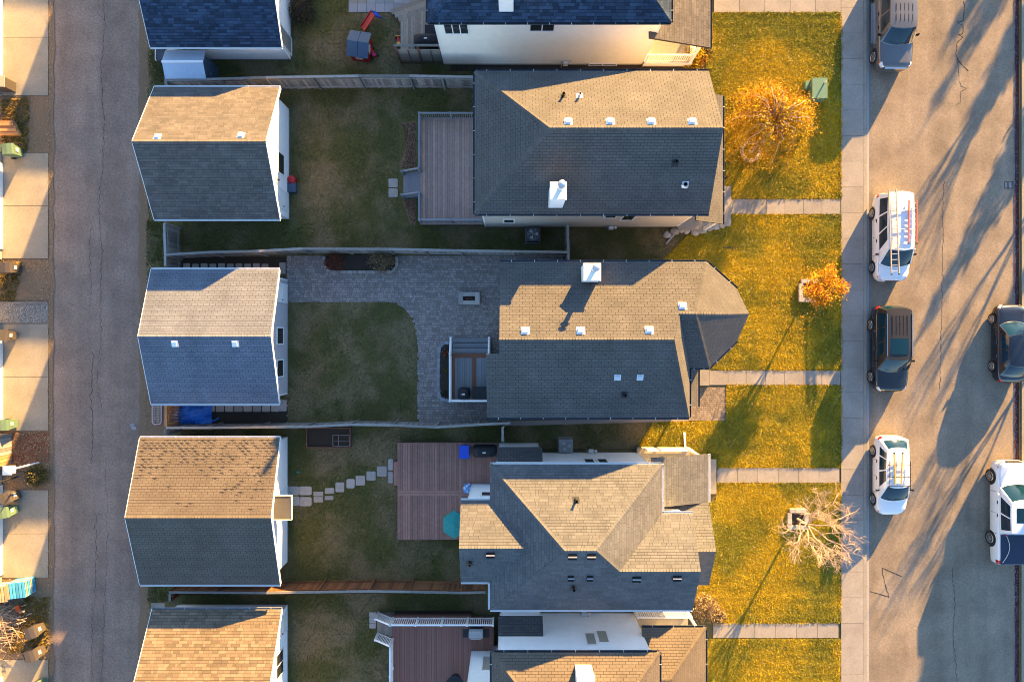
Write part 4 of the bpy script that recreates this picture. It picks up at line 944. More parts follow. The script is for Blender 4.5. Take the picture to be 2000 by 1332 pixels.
# parasol
t = thing('parasol', 'closed-in teal parasol half under the eave beside the plum deck', 'parasol', (-3.22, WY(1025, 2.2), .42))
b = MB(); rim = [(.68 * math.cos(R(60 * i + 30)), .78 * math.sin(R(60 * i + 30)), 1.72) for i in range(6)]
for i in range(6): b.poly([rim[i], rim[(i + 1) % 6], (0, 0, 2.05)]); b.poly([rim[i], (rim[i][0], rim[i][1], 1.6), (rim[(i + 1) % 6][0], rim[(i + 1) % 6][1], 1.6), rim[(i + 1) % 6]])
b.build('canopy', M['teal'], t, local=True); b = MB(); b.tube((0, 0, 0), (0, 0, 2.1), .022, .02, 10); b.build('pole', M['gutter_grey'], t, local=True); b = MB(); b.lathe((0, 0, 0), [(.25, 0), (.25, .05), (.05, .1)], 16); b.build('base', M['cover'], t, local=True)
for i in range(6): b = MB(); b.tube((0, 0, 2.0), tuple(Vector(rim[i]) - Vector((0, 0, .02))), .01, .008, 5); b.build('rib', M['metal'], t, local=True)
# playhouse, slide, toys
t = thing('playhouse', 'red toy playhouse with slate blue roof on the top lawn', 'playhouse', (-8.75, 16.95, 0), R(-8))
b = MB(); b.box(-.5, -.6, 0, .5, .6, .95); b.hull8([(-.5, -.6, .95), (.5, -.6, .95), (.5, .6, .95), (-.5, .6, .95), (-.5, -.02, 1.22), (.5, -.02, 1.22), (.5, .02, 1.22), (-.5, .02, 1.22)]); b.build('wall', M['red_plastic'], t, local=True)
for s in (-1, 1):
    for k, (xa, xb) in enumerate(((-.62, -.01), (.01, .62))):
        b = MB(); b.hull8([(xa, s * .74, .9), (xb, s * .74, .9), (xb, 0, 1.28), (xa, 0, 1.28), (xa, s * .74, .95), (xb, s * .74, .95), (xb, 0, 1.33), (xa, 0, 1.33)]); b.build('roof_panel', M['navy_plastic'], t, local=True)
b = MB(); b.box(-.2, -.63, .35, .2, -.605, .75); b.build('window', M['label'], t, local=True); b = MB(); b.box(.505, -.25, .3, .53, .2, .8); b.build('window', M['label'], t, local=True)
t = thing('slide', 'small red toy slide with blue ladder on the top lawn', 'slide', (WX(721, .3), WY(42, .3), 0), R(40)); t.scale = (.76, .8, .85)
rows = []
for i in range(9):
    s = i / 8; x = -.72 + 1.25 * s; zz = .08 + .72 * s ** 1.2; rows.append([(x, -.22, zz + .14), (x, -.19, zz + .02), (x, 0, zz), (x, .19, zz + .02), (x, .22, zz + .14), (x, .25, zz + .12), (x, .2, zz - .05), (x, -.2, zz - .05), (x, -.25, zz + .12)])
b = MB(); b.grid(rows, closed=True); b.build('chute', M['red_plastic'], t, local=True)
for s in (-1, 1): b = MB(); b.beam((.55, s * .2, .82), (.95, s * .24, 0), .06, .09); b.build('ladder_rail', M['blue_plastic'], t, local=True)
for k in range(3): b = MB(); q = .25 + .25 * k; b.box(.55 + .4 * q - .05, -.2, .82 * (1 - q) - .02, .55 + .4 * q + .07, .2, .82 * (1 - q) + .02); b.build('rung', M['blue_plastic'], t, local=True)
def ride_on(label, loc, rz, m1, m2):
    t = thing('ride_on_toy', label, 'toy', loc, rz)
    b = MB(); b.hull8([(-.3, -.13, .14), (.3, -.1, .14), (.3, .1, .14), (-.3, .13, .14), (-.26, -.1, .32), (.2, -.07, .26), (.2, .07, .26), (-.26, .1, .32)]); b.build('body', m1, t, local=True)
    b = MB(); b.tube((.22, 0, .25), (.16, 0, .5), .025, .02, 8); b.tube((.16, -.16, .5), (.16, .16, .5), .02, .02, 8); b.build('handlebar', m2, t, local=True)
    for (x, y) in ((-.24, -.18), (-.24, .18), (.25, -.15), (.25, .15)): b = MB(); b.tube((x, y - .03, .11), (x, y + .03, .11), .11, .11, 12); b.build('wheel', M['black_plastic'], t, local=True)
    b = MB(); b.hull8([(-.34, -.12, .32), (-.1, -.1, .30), (-.1, .1, .30), (-.34, .12, .32), (-.36, -.12, .42), (-.12, -.1, .34), (-.12, .1, .34), (-.36, .12, .42)]); b.build('seat', m2, t, local=True)
ride_on('pink and red ride-on tricycle beside the toy playhouse', (WX(727, .3), WY(101, .3), 0), R(120), M['red_plastic'], M['pink_plastic'])
ride_on('red and blue ride-on toy with yellow seat at the deck edge', (WX(778, .3), WY(79, .3), 0), R(95), M['red_plastic'], M['yellow_plastic'])
t = thing('toy_bin', 'grey-blue tub with red lid against the white garage end wall', 'toy bin', (WX(569, .5), WY(361, .5), 0))
b = MB(); b.hull8([(-.2, -.38, 0), (.2, -.38, 0), (.2, .1, 0), (-.2, .1, 0), (-.25, -.42, .5), (.25, -.42, .5), (.25, .12, .5), (-.25, .12, .5)]); b.build('tub', M['navy_plastic'], t, local=True); b = MB(); b.lathe((0, .3, 0), [(.18, 0), (.22, .3), (.24, .5), (.2, .56), (.06, .6)], 14); b.build('lid', M['red_plastic'], t, local=True)
# blue metal shed
t = thing('garden_shed', 'pale blue metal garden shed beside the navy-roofed garage', 'shed', (-18.2, 15.5, 0))
b = MB(); b.box(-19.2, 14.72, 0, -17.2, 16.0, 1.9); b.build('wall', M['navy_plastic'], t)
M['shed_roof'] = mat('pale_blue_roof', (.36, .46, .58), rough=.5, var=.05, scale=5)
for s, (ya, yb) in (('S', (14.62, 15.42)), ('N', (16.2, 15.42))):
    b = MB(); b.hull8([(-19.35, ya, 1.88), (-17.08, ya, 1.88), (-17.08, yb, 2.25), (-19.35, yb, 2.25), (-19.35, ya, 1.92), (-17.08, ya, 1.92), (-17.08, yb, 2.29), (-19.35, yb, 2.29)]); rp = b.build('roof_panel', M['shed_roof'], t)
b = MB(); b.beam((-19.36, 15.42, 2.29), (-17.07, 15.42, 2.29), .12, .04); b.build('ridge', M['trim'], t); b = MB(); b.lathe((-17.15, 15.2, 1.1), [(.03, 0), (.03, .08)], 8); b.build('handle', M['metal'], t)
t = thing('storage_box', 'small dark box with pale rim beside the blue shed', 'box', (WX(314, .5), WY(108, .5), 0)); b = MB(); b.box(-.22, -.32, 0, .22, .32, .6); b.build('box_body', M['gutter_dark'], t, local=True); b = MB(); b.box(-.26, -.35, .5, -.222, .35, .66); b.box(-.222, .322, .5, .24, .35, .66); b.build('rim', M['trim'], t, local=True)
# air conditioners, meters
def ac(label, loc, s=.78, h=.75, cover=False):
    t = thing('air_conditioner', label, 'air conditioner', loc); b = MB(); b.box(-s / 2, -s / 2, .06, s / 2, s / 2, h); b.build('cabinet', M['gutter_grey'] if cover else M['gutter_dark'], t, local=True)
    b = MB(); b.box(-s / 2 - .05, -s / 2 - .05, 0, s / 2 + .05, s / 2 + .05, .06); b.build('pad', M['concrete'], t, local=True)
    b = MB()
    for k in range(5): r = s * .44 * (k + 1) / 5; P = [(r * math.cos(R(20 * i)), r * math.sin(R(20 * i)), h + .03) for i in range(19)]; b.path(P, .008, 4)
    for i in range(6): b.tube((0, 0, h + .03), (s * .44 * math.cos(R(60 * i)), s * .44 * math.sin(R(60 * i)), h + .03), .008, .008, 4)
    b.build('fan_guard', M['gutter_grey'], t, local=True)
    for k in range(3):
        a = R(120 * k); c = MB(); c.poly([(.05 * math.cos(a), .05 * math.sin(a), h + .012), (.28 * math.cos(a - .3), .28 * math.sin(a - .3), h + .008), (.28 * math.cos(a + .5), .28 * math.sin(a + .5), h + .018)]); c.build('fan_blade', M['metal_paint'], t, local=True)
ac('dark air conditioner against the side wall above the patio fence', (WX(1041, .5), WY(459, .5), 0)); ac('grey air conditioner in the narrow side yard by the gas meter', (WX(1105, .5), WY(870, .5), 0), cover=True)
def meter(label, x, y, sy):
    t = thing('gas_meter', label, 'gas meter', (x, y, 0)); b = MB(); b.box(-.13, -.1, .5, .13, .08, .8); b.build('meter_body', M['metal_paint'], t, local=True); b = MB(); b.tube((-.22, 0, 0), (-.22, 0, .75), .02); b.tube((-.22, 0, .75), (.25, 0, .75), .02); b.tube((.25, 0, .75), (.25, sy * .18, .75), .02); b.build('pipework', M['gutter_grey'], t, local=True)
    b = MB(); b.lathe((.25, 0, .72), [(.06, 0), (.09, .05), (.05, .1)], 10); b.build('regulator', M['metal_paint'], t, local=True)
meter('gas meter on the greige side wall near the boulders', WX(1190), 6.52, 1); meter('gas meter on the pale side wall by the grey air conditioner', WX(1152), -6.32, -1); meter('gas meter at the foot of the cream side wall', WX(1103), 15.98, 1); meter('gas meter in the narrow gap above the bottom house', WX(1141, .7), -15.68, -1)
for (l, p, q, m) in (('white downspout extension lying on the lawn by the porch railing', (1338, 884), (1336, 848), 'trim'), ('dark downspout extension on the grass beside the boulders', (1300, 477), (1326, 447), 'gutter_grey')):
    a, c = W(*p), W(*q); t = thing('downspout_extension', l, 'downspout', (a.x, a.y, 0)); b = MB(); b.beam((a.x, a.y, .12), (c.x, c.y, .08), .1, .08); b.build('pipe', M[m], t); b = MB(); d_ = (c - a).normalized(); b.beam((c.x, c.y, .08), (c.x + d_.x * .12, c.y + d_.y * .12, .06), .13, .1); b.build('outlet', M[m], t)
# fire pit
t = thing('fire_pit', 'rectangular grey stone fire pit on the patio', 'fire pit', (WX(916, .3), WY(583, .3), 0))
for (a, c, e, f) in ((-.62, -.36, -.35, .36), (.35, -.36, .62, .36), (-.348, -.36, .348, -.13), (-.348, .13, .348, .36)):
    for k in range(2): piece('stone_block', M['stone'], t, a, c, .18 * k, e, f, .18 * k + .175, world=False)
b = MB(); b.box(-.34, -.125, 0, .34, .125, .2); b.build('burner_pan', M['cover'], t, local=True); b = MB()
for i in range(40): x, y = random.uniform(-.3, .3), random.uniform(-.1, .1); b.lathe((x, y, .2), [(.02, 0), (.03, .02), (.015, .04)], 5)
b.build('lava_rock', M['deck_trim'], t, local=True, kind='stuff')
# planter on the patio, raised bed, soil beds
b = MB(); b.prism(pxpoly([(638, 499), (773, 499), (773, 520), (766, 529), (647, 529), (638, 520)]), 0, .1); struct('flower_bed', b, M['soil'])
t = thing('bed_edging', 'grey block edging round the patio flower bed with two shrubs', 'edging', (WX(705), WY(530), 0), group='block edgings')
pts = [W(x, y) for (x, y) in ((634, 502), (634, 520), (645, 531), (668, 532), (700, 532), (735, 532), (766, 532), (776, 521), (776, 502))]
def edging(t, pts, w, h, m, step):
    for p, q in zip(pts[:-1], pts[1:]):
        n = max(1, round((q - p).length / step))
        for i in range(n): a = p.lerp(q, i / n); c = p.lerp(q, (i + .93) / n); bar('block', M[m], t, (a.x, a.y, h / 2), (c.x, c.y, h / 2), w, h)
edging(t, pts, .16, .17, 'stone', .3)
b = MB(); b.prism(pxpoly([(861, 778), (861, 682), (868, 673), (884, 673), (884, 778)]), 0, .05); struct('flower_bed', b, M['soil'])
t = thing('bed_edging', 'curved paver edging round the bed beside the slate deck', 'edging', (WX(856), WY(725), 0), group='block edgings')
edging(t, [W(x, y) for (x, y) in ((884, 670), (868, 669), (859, 677), (857, 690), (856, 730), (856, 765), (860, 778), (880, 784))], .18, .07, 'concrete_blue', .28)
t = thing('raised_bed', 'wooden raised garden bed with soil and a square frame', 'garden bed', (WX(644), WY(855), 0))
x0, x1, y0, y1 = WX(601), WX(687), WY(873), WY(834)
for (a, c, e, f) in ((x0, y0, x1, y0 + .05), (x0, y1 - .05, x1, y1), (x0, y0 + .052, x0 + .05, y1 - .052), (x1 - .05, y0 + .052, x1, y1 - .052)): piece('plank', M['deck_trim'], t, a, c, 0, e, f, .32)
b = MB(); b.box(x0 + .05, y0 + .05, 0, x1 - .05, y1 - .05, .22); b.build('soil', M['soil'], t)
for (p, q) in (((650, 850), (650, 871)), ((682, 850), (682, 871)), ((650, 850), (682, 850)), ((650, 871), (682, 871)), ((650, 861), (682, 861)), ((661, 850), (661, 871))): bar('grid_slat', M['fence_grey'], t, W(*p) * .993 + Vector((0, 0, .26)), W(*q) * .993 + Vector((0, 0, .26)), .03, .03)
for pl in ([(784, 240), (812, 238), (812, 328), (782, 328), (792, 290), (798, 255)], [(786, 390), (812, 390), (812, 440), (802, 440)]): sheet('mulch_bed', pxpoly(pl), .012, M['litter'])
sheet('side_bed', pxpoly([(330, 502), (560, 502), (560, 530), (330, 530)]), .010, M['soil']); sheet('side_bed', pxpoly([(330, 785), (562, 785), (562, 828), (330, 828)]), .010, M['soil']); sheet('side_strip', pxpoly([(880, 128), (1350, 128), (1350, 140), (880, 140)]), .010, M['soil'])
sheet('side_strip', pxpoly([(985, 822), (1345, 816), (1345, 822), (985, 832)]), .016, M['paver'])
# stepping stones (rows of their own)
ORD = 'first second third fourth fifth sixth seventh eighth ninth tenth eleventh twelfth thirteenth fourteenth fifteenth'.split()
def stones(label, spots, grp):
    for i, (x, y, w, h) in enumerate(spots):
        p = W(x, y); a = w * .015; c = h * .015; k = random.uniform(.1, .25); ww = [(-a, -c * (1 - k)), (-a * (1 - k), -c), (a * (1 - k), -c), (a, -c * (1 - k * 1.2)), (a, c * (1 - k)), (a * (1 - k), c), (-a * (1 - k), c), (-a, c * (1 - k))]
        b = MB(); b.prism(ww, -.02, .035); o = b.build('stepping_stone', M['stone']); o.location = (p.x, p.y, 0); tag(o, label % ORD[i], 'stepping stone', grp)
stones('grey stepping stone, %s from the garage canopy towards the plum deck', [(573, 958, 23, 17), (597, 958, 24, 17), (573, 978, 23, 18), (597, 979, 24, 18), (622, 964, 19, 9), (644, 958, 18, 11), (622, 975, 18, 11), (643, 972, 17, 8), (664, 951, 17, 19), (685, 944, 16, 18), (704, 938, 18, 19), (725, 929, 18, 18), (746, 920, 19, 20), (763, 907, 9, 22), (763, 932, 9, 22)], 'stepping stones to the plum deck')
stones('rounded stepping stone above the blue-grey garage, %s from the alley', [(365 + i * 17, 521 + (i % 2), 13, 13) for i in range(10)] + [(552, 524, 12, 22)], 'stones above the blue-grey garage')
stones('rounded stepping stone below the blue-grey garage, %s from the tarp', [(412 + i * 18, 797, 16, 14) for i in range(8)] + [(553, 792, 14, 22)], 'stones below the blue-grey garage')
stones('pale slab at the foot of the mauve deck steps, %s from the top', [(768, 358, 18, 17), (768, 377, 18, 17)], 'slabs at the mauve deck steps')
for i, (x, y, s) in enumerate(((1302, 459, 9), (1318, 452, 10), (1330, 450, 7), (1340, 451, 8), (1357, 453, 10), (1372, 450, 9), (1385, 446, 8), (1397, 443, 9), (1410, 441, 7))):
    p = W(x, y); o = bpy.data.objects.new('boulder', None); bpy.data.objects.remove(o); b = MB(); rows = []
    for k in range(7):
        th = math.pi * k / 6; rows.append([(s * .028 * math.sin(th) * math.cos(2 * math.pi * j / 9) * random.uniform(.8, 1.2), s * .026 * math.sin(th) * math.sin(2 * math.pi * j / 9) * random.uniform(.8, 1.2), .1 - .16 * math.cos(th)) for j in range(9)])
    b.grid(rows, closed=True); o = b.build('boulder', M['stone']); o.location = (p.x, p.y, 0); tag(o, 'small rounded boulder along the porch foundation, %s from the gas meter' % ORD[i], 'boulder', 'boulders by the porch')
# tarp, net, litter
t = thing('tarp', 'crumpled blue tarp behind the orange wood fence', 'tarp', (WX(378), WY(812), 0)); rows = []
for i in range(13):
    rows.append([])
    for j in range(11):
        x = -1.1 + 2.2 * i / 12; y = -.65 + 1.3 * j / 10; e = max(abs(x) / 1.1, abs(y) / .65); zz = .02 + max(0, .55 * (1 - e ** 2)) + random.uniform(0, .1) * (1 - e * .5)
        rows[-1].append((x + random.uniform(-.05, .05), y + random.uniform(-.05, .05), zz))
b = MB(); b.grid(rows); b.build('sheet', M['tarp'], t, local=True); b = MB(); b.path([(1.05, -.3, .05), (1.3, -.25, .04), (1.5, -.1, .03)], .05, 6); b.build('loose_corner', M['tarp'], t, local=True)
t = thing('hockey_net', 'small goal net with pale pink frame lying by the alley fence', 'goal net', (WX(307), WY(808), 0)); M['pink_tube'] = mat('pale_pink_tube', (.55, .38, .45), rough=.5)
b = MB(); b.path([(-.25, .6, .05), (-.25, -.5, .05), (-.15, -.62, .05), (.2, -.58, .05), (.28, -.45, .05), (.28, .6, .05)], .035, 8); b.build('frame', M['pink_tube'], t, local=True)
b = MB()
for i in range(6): b.tube((-.2 + .08 * i, -.5, .05), (-.2 + .08 * i, .6, .05), .006, .006, 4)
for i in range(12): b.tube((-.24, -.5 + .1 * i, .05), (.27, -.5 + .1 * i, .05), .006, .006, 4)
b.build('netting', M['label'], t, local=True)
for (x, y, a, w_) in ((258, 830, .4, 'upper'), (261, 836, .1, 'lower')):
    b = MB(); b.hull8([(-.13, -.08, 0), (.13, -.1, 0), (.14, .08, .0), (-.12, .1, 0), (-.13, -.08, .02), (.13, -.1, .03), (.14, .08, .02), (-.12, .1, .03)]); o = b.build('cardboard_scrap', M['concrete_blue']); p = W(x, y); o.location = (p.x, p.y, -.018); o.rotation_euler.z = a; tag(o, w_ + ' of two flat pale scraps lying on the alley asphalt', 'litter', 'scraps on the alley')
for (x, y, r, m, l, zz) in ((583, 921, .09, 'teal', 'small teal ball on the lawn', 0), (803, 579, .05, 'label', 'small white lamp head set in the patio', .012)):
    t = thing('ball' if zz == 0 else 'ground_lamp', l, 'ball' if zz == 0 else 'lamp', (*W(x, y).xy, zz)); blob(t, 'shell', M[m], (0, 0, r), r, jit=.0)
t = thing('round_table', 'round dark table top at the bottom edge of the red-brown deck', 'table', (WX(888, 1.7), WY(1338, 1.7), .95)); b = MB(); b.lathe((0, 0, .7), [(.5, 0), (.52, .02), (.5, .04)], 24); b.build('top', M['cover'], t, local=True); b = MB(); b.tube((0, 0, 0), (0, 0, .7), .04); b.lathe((0, 0, 0), [(.3, 0), (.3, .03), (.05, .06)], 16); b.build('pedestal', M['cover'], t, local=True)
# green transformer cabinet
t = thing('transformer_box', 'green utility transformer cabinet on the front lawn', 'utility box', (WX(1588), WY(182), 0)); M['util_green'] = mat('utility_green', (.10, .20, .14), rough=.5, var=.05, scale=6)
b = MB(); b.box(-.35, -.55, .0, .45, .55, .72); b.build('cabinet', M['util_green'], t, local=True); b = MB(); b.hull8([(-.4, -.6, .72), (.5, -.6, .72), (.5, .6, .72), (-.4, .6, .72), (-.38, -.58, .78), (.48, -.58, .80), (.48, .58, .80), (-.38, .58, .78)]); b.build('lid', M['util_green'], t, local=True)
b = MB(); b.box(-.62, .1, 0, -.36, .55, .42); b.build('side_cabinet', M['util_green'], t, local=True); b = MB(); b.box(-.38, -.7, -.02, .5, .7, .03); b.build('pad', M['concrete'], t, local=True); b = MB(); b.lathe((.3, .3, .80), [(.04, 0), (.04, .1), (.03, .2)], 8); b.build('marker', M['label'], t, local=True)
# ---------------------------------------------------------------- across the alley: bins, hoop, pallets
def wheelie(label, x, y, m, rz, grp='wheeled bins across the alley'):
    t = thing('wheeled_bin', label, 'bin', (WX(x), WY(y), .03), rz, grp)
    b = MB(); b.hull8([(-.24, -.25, .06), (.22, -.22, .06), (.22, .22, .06), (-.24, .25, .06), (-.32, -.30, .95), (.30, -.29, .95), (.30, .29, .95), (-.32, .30, .95)]); b.box(-.34, -.31, .9, .32, .31, .95); b.build('body', m, t, local=True)
    b = MB(); rows = [[(xx, yy, zz) for (yy) in (-.31, -.2, .2, .31)] for (xx, zz) in ((-.36, .96), (-.3, 1.03), (0, 1.07), (.25, 1.03), (.36, .97))]; b.grid(rows); b.poly([(-.36, -.31, .955), (.36, -.31, .955), (.36, .31, .955), (-.36, .31, .955)][::-1]); b.build('lid', m, t, local=True)
    for s in (-1, 1): b = MB(); b.tube((-.3, s * .27 - .025, .13), (-.3, s * .27 + .025, .13), .13, .13, 14); b.build('wheel', M['black_rubber'], t, local=True)
    b = MB(); b.tube((-.4, -.22, .98), (-.4, .22, .98), .018); b.tube((-.4, -.22, .98), (-.33, -.22, .92), .018); b.tube((-.4, .22, .98), (-.33, .22, .92), .018); b.build('handle', m, t, local=True)
    b = MB(); b.box(.295, -.09, .55, .305, .12, .75); b.build('sticker', M['label'], t, local=True)
for (l, x, y, m, rz) in (('green wheeled bin beside the weeds, topmost across the alley', 40, 301, 'bin_green', .1), ('dark wheeled bin on the leafy patch above the gravel strip', 37, 526, 'bin_grey', .03), ('dark wheeled bin just below the gravel strip', 28, 655, 'bin_grey', -.05), ('green wheeled bin above the red-leaved patch', 30, 826, 'bin_green', .05),
                         ('dark wheeled bin under the basketball hoop', 36, 965, 'bin_grey', .35), ('green wheeled bin next to the dark bin under the basketball hoop', 31, 993, 'bin_green', .2), ('dark wheeled bin by the brush pile, upper of two', 84, 1222, 'bin_grey', .35), ('dark wheeled bin by the brush pile, lower of two', 84, 1266, 'bin_grey', .3), ('green wheeled bin at the bottom left edge', 88, 1330, 'bin_green', .5)): wheelie(l, x, y, M[m], rz)
t = thing('crate_cabinet', 'tan wooden box at the left edge above the weeds', 'box', (WX(22), WY(172), .02)); b = MB(); b.box(-.35, -.28, 0, .3, .28, .95); b.build('box_body', M['bin_grey'], t, local=True); b = MB(); b.box(-.4, -.32, .95, .34, .32, 1.02); b.build('lid', M['deck_wood'], t, local=True)
t = thing('basketball_hoop', 'portable basketball hoop with white backboard at the left edge', 'basketball hoop', (WX(44), WY(930), .02))
b = MB(); b.hull8([(-.55, -.3, 0), (.5, -.35, 0), (.5, .35, 0), (-.55, .3, 0), (-.5, -.25, .2), (.4, -.3, .16), (.4, .3, .16), (-.5, .25, .2)]); b.build('base', M['bin_grey'], t, local=True)
b = MB(); b.tube((-.2, 0, .15), (-.3, -.1, 2.9), .05, .05, 10); b.build('pole', M['black_plastic'], t, local=True); b = MB(); b.box(-.75, -.62, 2.6, -.70, .42, 3.35); b.build('backboard', M['trim'], t, local=True); b = MB(); b.beam((-.3, -.1, 2.85), (-.7, -.1, 2.85), .06, .08); b.build('arm', M['black_plastic'], t, local=True)
b = MB(); b.path([(-.45 + .23 * math.cos(R(20 * i)) + .0, -.35 + .23 * math.sin(R(20 * i)), 3.0) for i in range(19)], .02, 6); b.build('rim', M['yellow_plastic'], t, local=True); b = MB()
for i in range(12): a = R(30 * i); b.tube((-.45 + .22 * math.cos(a), -.35 + .22 * math.sin(a), 2.99), (-.45 + .13 * math.cos(a + .4), -.35 + .13 * math.sin(a + .4), 2.6), .012, .01, 4)
b.build('net', M['trim'], t, local=True)
t = thing('yard_post', 'slim white post with square white head beside the olive shrub', 'post', (WX(76), WY(903), 0)); b = MB(); b.tube((0, 0, 0), (0, 0, 2.1), .05, .05, 8); b.build('shaft', M['trim'], t, local=True); b = MB(); b.box(-.22, -.2, 2.1, .18, .2, 2.5); b.build('head', M['cream'], t, local=True); b = MB(); b.hull8([(-.27, -.25, 2.5), (.23, -.25, 2.5), (.23, .25, 2.5), (-.27, .25, 2.5), (-.06, -.04, 2.62), (.02, -.04, 2.62), (.02, .04, 2.62), (-.06, .04, 2.62)]); b.build('cap', M['trim'], t, local=True)
M['pallet_blue'] = mat('blue_pallet', (.06, .32, .52), rough=.8, attr='random', amp=.25); M['pallet_wood'] = mat('plain_pallet', (.42, .28, .15), rough=.85, attr='random', amp=.25)
def pallet(label, x, y, z, m, rz):
    t = thing('pallet', label, 'pallet', (x, y, z), rz, 'stacked pallets')
    for i in range(6): piece('top_board', m if i % 2 else M['pallet_wood'] if random.random() < .3 else m, t, -.5 + i * .18, -.45, .105, -.5 + i * .18 + .13, .45, .125, world=False)
    for j in (-1, 0, 1): piece('stringer', m, t, -.5, j * .4 - .045, .02, .53, j * .4 + .045, .104, world=False)
    for i in (0, 2.5, 5): piece('bottom_board', m, t, -.5 + i * .18, -.45, 0, -.5 + i * .18 + .13, .45, .019, world=False)
for c, (px, nm) in enumerate(((18, 'left'), (52, 'right'))):
    for k in range(7):
        lab = ('topmost' if k == 6 else 'bottom' if k == 0 else ('second', 'third', 'fourth', 'fifth', 'sixth')[k - 1]) + ' pallet from the ground in the %s pallet stack across the alley' % nm if 0 < k < 6 else ('topmost' if k == 6 else 'bottom') + ' pallet in the %s pallet stack across the alley' % nm
        pallet(lab, WX(px) - .0, WY(1142 + (8 if c == 0 else 0)), .03 + k * .128, M['pallet_blue'] if (k + c) % 3 else M['pallet_wood'], .12 + random.uniform(-.03, .03))
t = thing('board_fence', 'slatted wood fence end at the left edge above the olive shrub', 'fence', (-29.6, WY(868), 0))
for i in range(9): piece('board', M['fence_new'] if i > 5 else M['fence_grey'], t, -30.2, WY(846) - i * .2 - .18, .02, -29.3, WY(846) - i * .2, 1.5 + .02 * (i % 2))
bar('rail', M['fence_grey'], t, (-29.27, WY(846), 1.1), (-29.27, WY(846) - 1.8, 1.1), .05, .09)
t = thing('wood_box', 'orange-brown plank stack at the left edge beside the green bin', 'planks', (-29.7, WY(245), 0))
for i in range(5): piece('plank', M['fence_new'], t, -30.4, WY(240) - i * .16 - .14, .02, -29.0 + .08 * i, WY(240) - i * .16, .35 + .08 * (i % 2))
# ladder tool
def ladder(label, loc, L, w, rz, rail_m, rung_m, n, tilt=0.0, taper=0.0):
    t = thing('ladder', label, 'ladder', loc, rz); t.rotation_euler = (tilt, 0, rz)
    for s in (-1, 1): o = bar('rail', rail_m, None, (s * w / 2, -L / 2, .03), (s * (w / 2 - taper), L / 2, .03), .045, .08); o.parent = t
    for i in range(n):
        y = -L / 2 + L * (i + .5) / n; ww = w / 2 - taper * (i + .5) / n
        o = bar('rung', rung_m, None, (-ww, y, .03), (ww, y, .03), .04, .035); o.parent = t
    for s in (-1, 1): o = piece('foot', M['black_plastic'], None, s * w / 2 - .035, -L / 2 - .06, 0, s * w / 2 + .035, -L / 2, .08); o.parent = t
    return t
# ---------------------------------------------------------------- lawns and grass
def in_poly_np(P, poly):
    c = np.zeros(len(P), bool); n = len(poly)
    for i in range(n):
        a = poly[i]; b = poly[i - 1]
        if a[1] == b[1]: continue
        c ^= ((a[1] > P[:, 1]) != (b[1] > P[:, 1])) & (P[:, 0] < (b[0] - a[0]) * (P[:, 1] - a[1]) / (b[1] - a[1]) + a[0])
    return c
def tri_mesh(name, V, tone, m, per=3):
    n = len(V) // per; me = bpy.data.meshes.new(name)
    me.vertices.add(len(V)); me.vertices.foreach_set('co', V.astype(np.float32).ravel())
    me.loops.add(len(V)); me.loops.foreach_set('vertex_index', np.arange(len(V), dtype=np.int32))
    me.polygons.add(n); me.polygons.foreach_set('loop_start', np.arange(0, len(V), per, dtype=np.int32))
    a = me.attributes.new('tone', 'FLOAT', 'FACE'); a.data.foreach_set('value', tone.astype(np.float32))
    me.materials.append(m); me.update(); me.validate(); return me
def lawn_z(x, y):
    """low swells, mowing rows and the shallow swales between the lots"""
    rows = .0038 * np.sin(y * 2 * np.pi / .56 + .25 * np.sin(x * .8)) * (.55 + .45 * np.sin(y * .33 + 1.2))
    z = .030 + .012 * np.sin(x * 1.1 + np.sin(y * .6)) * np.sin(y * .9 + .5 * x) + rows
    for c in (5.6, -4.72, -14.6): z = z - .020 * np.exp(-((y - c - .16 * np.sin(x * .9) - .07 * np.sin(x * 2.7)) / .34) ** 2)
    return z
def lawn_mesh(poly, m, s=.28):
    b = MB(); poly = poly if area2(poly) > 0 else poly[::-1]; xs = [p[0] for p in poly]; ys = [p[1] for p in poly]; y = min(ys)
    while y < max(ys):
        x = min(xs)
        while x < max(xs):
            c = clip_rect(poly, x, x + s, y, y + s * .5)
            if c and area2(c) > 1e-4: b.poly([(q[0], q[1], float(lawn_z(q[0], q[1]))) for q in c])
            x += s
        y += s * .5
    return struct('lawn', b, M[m])
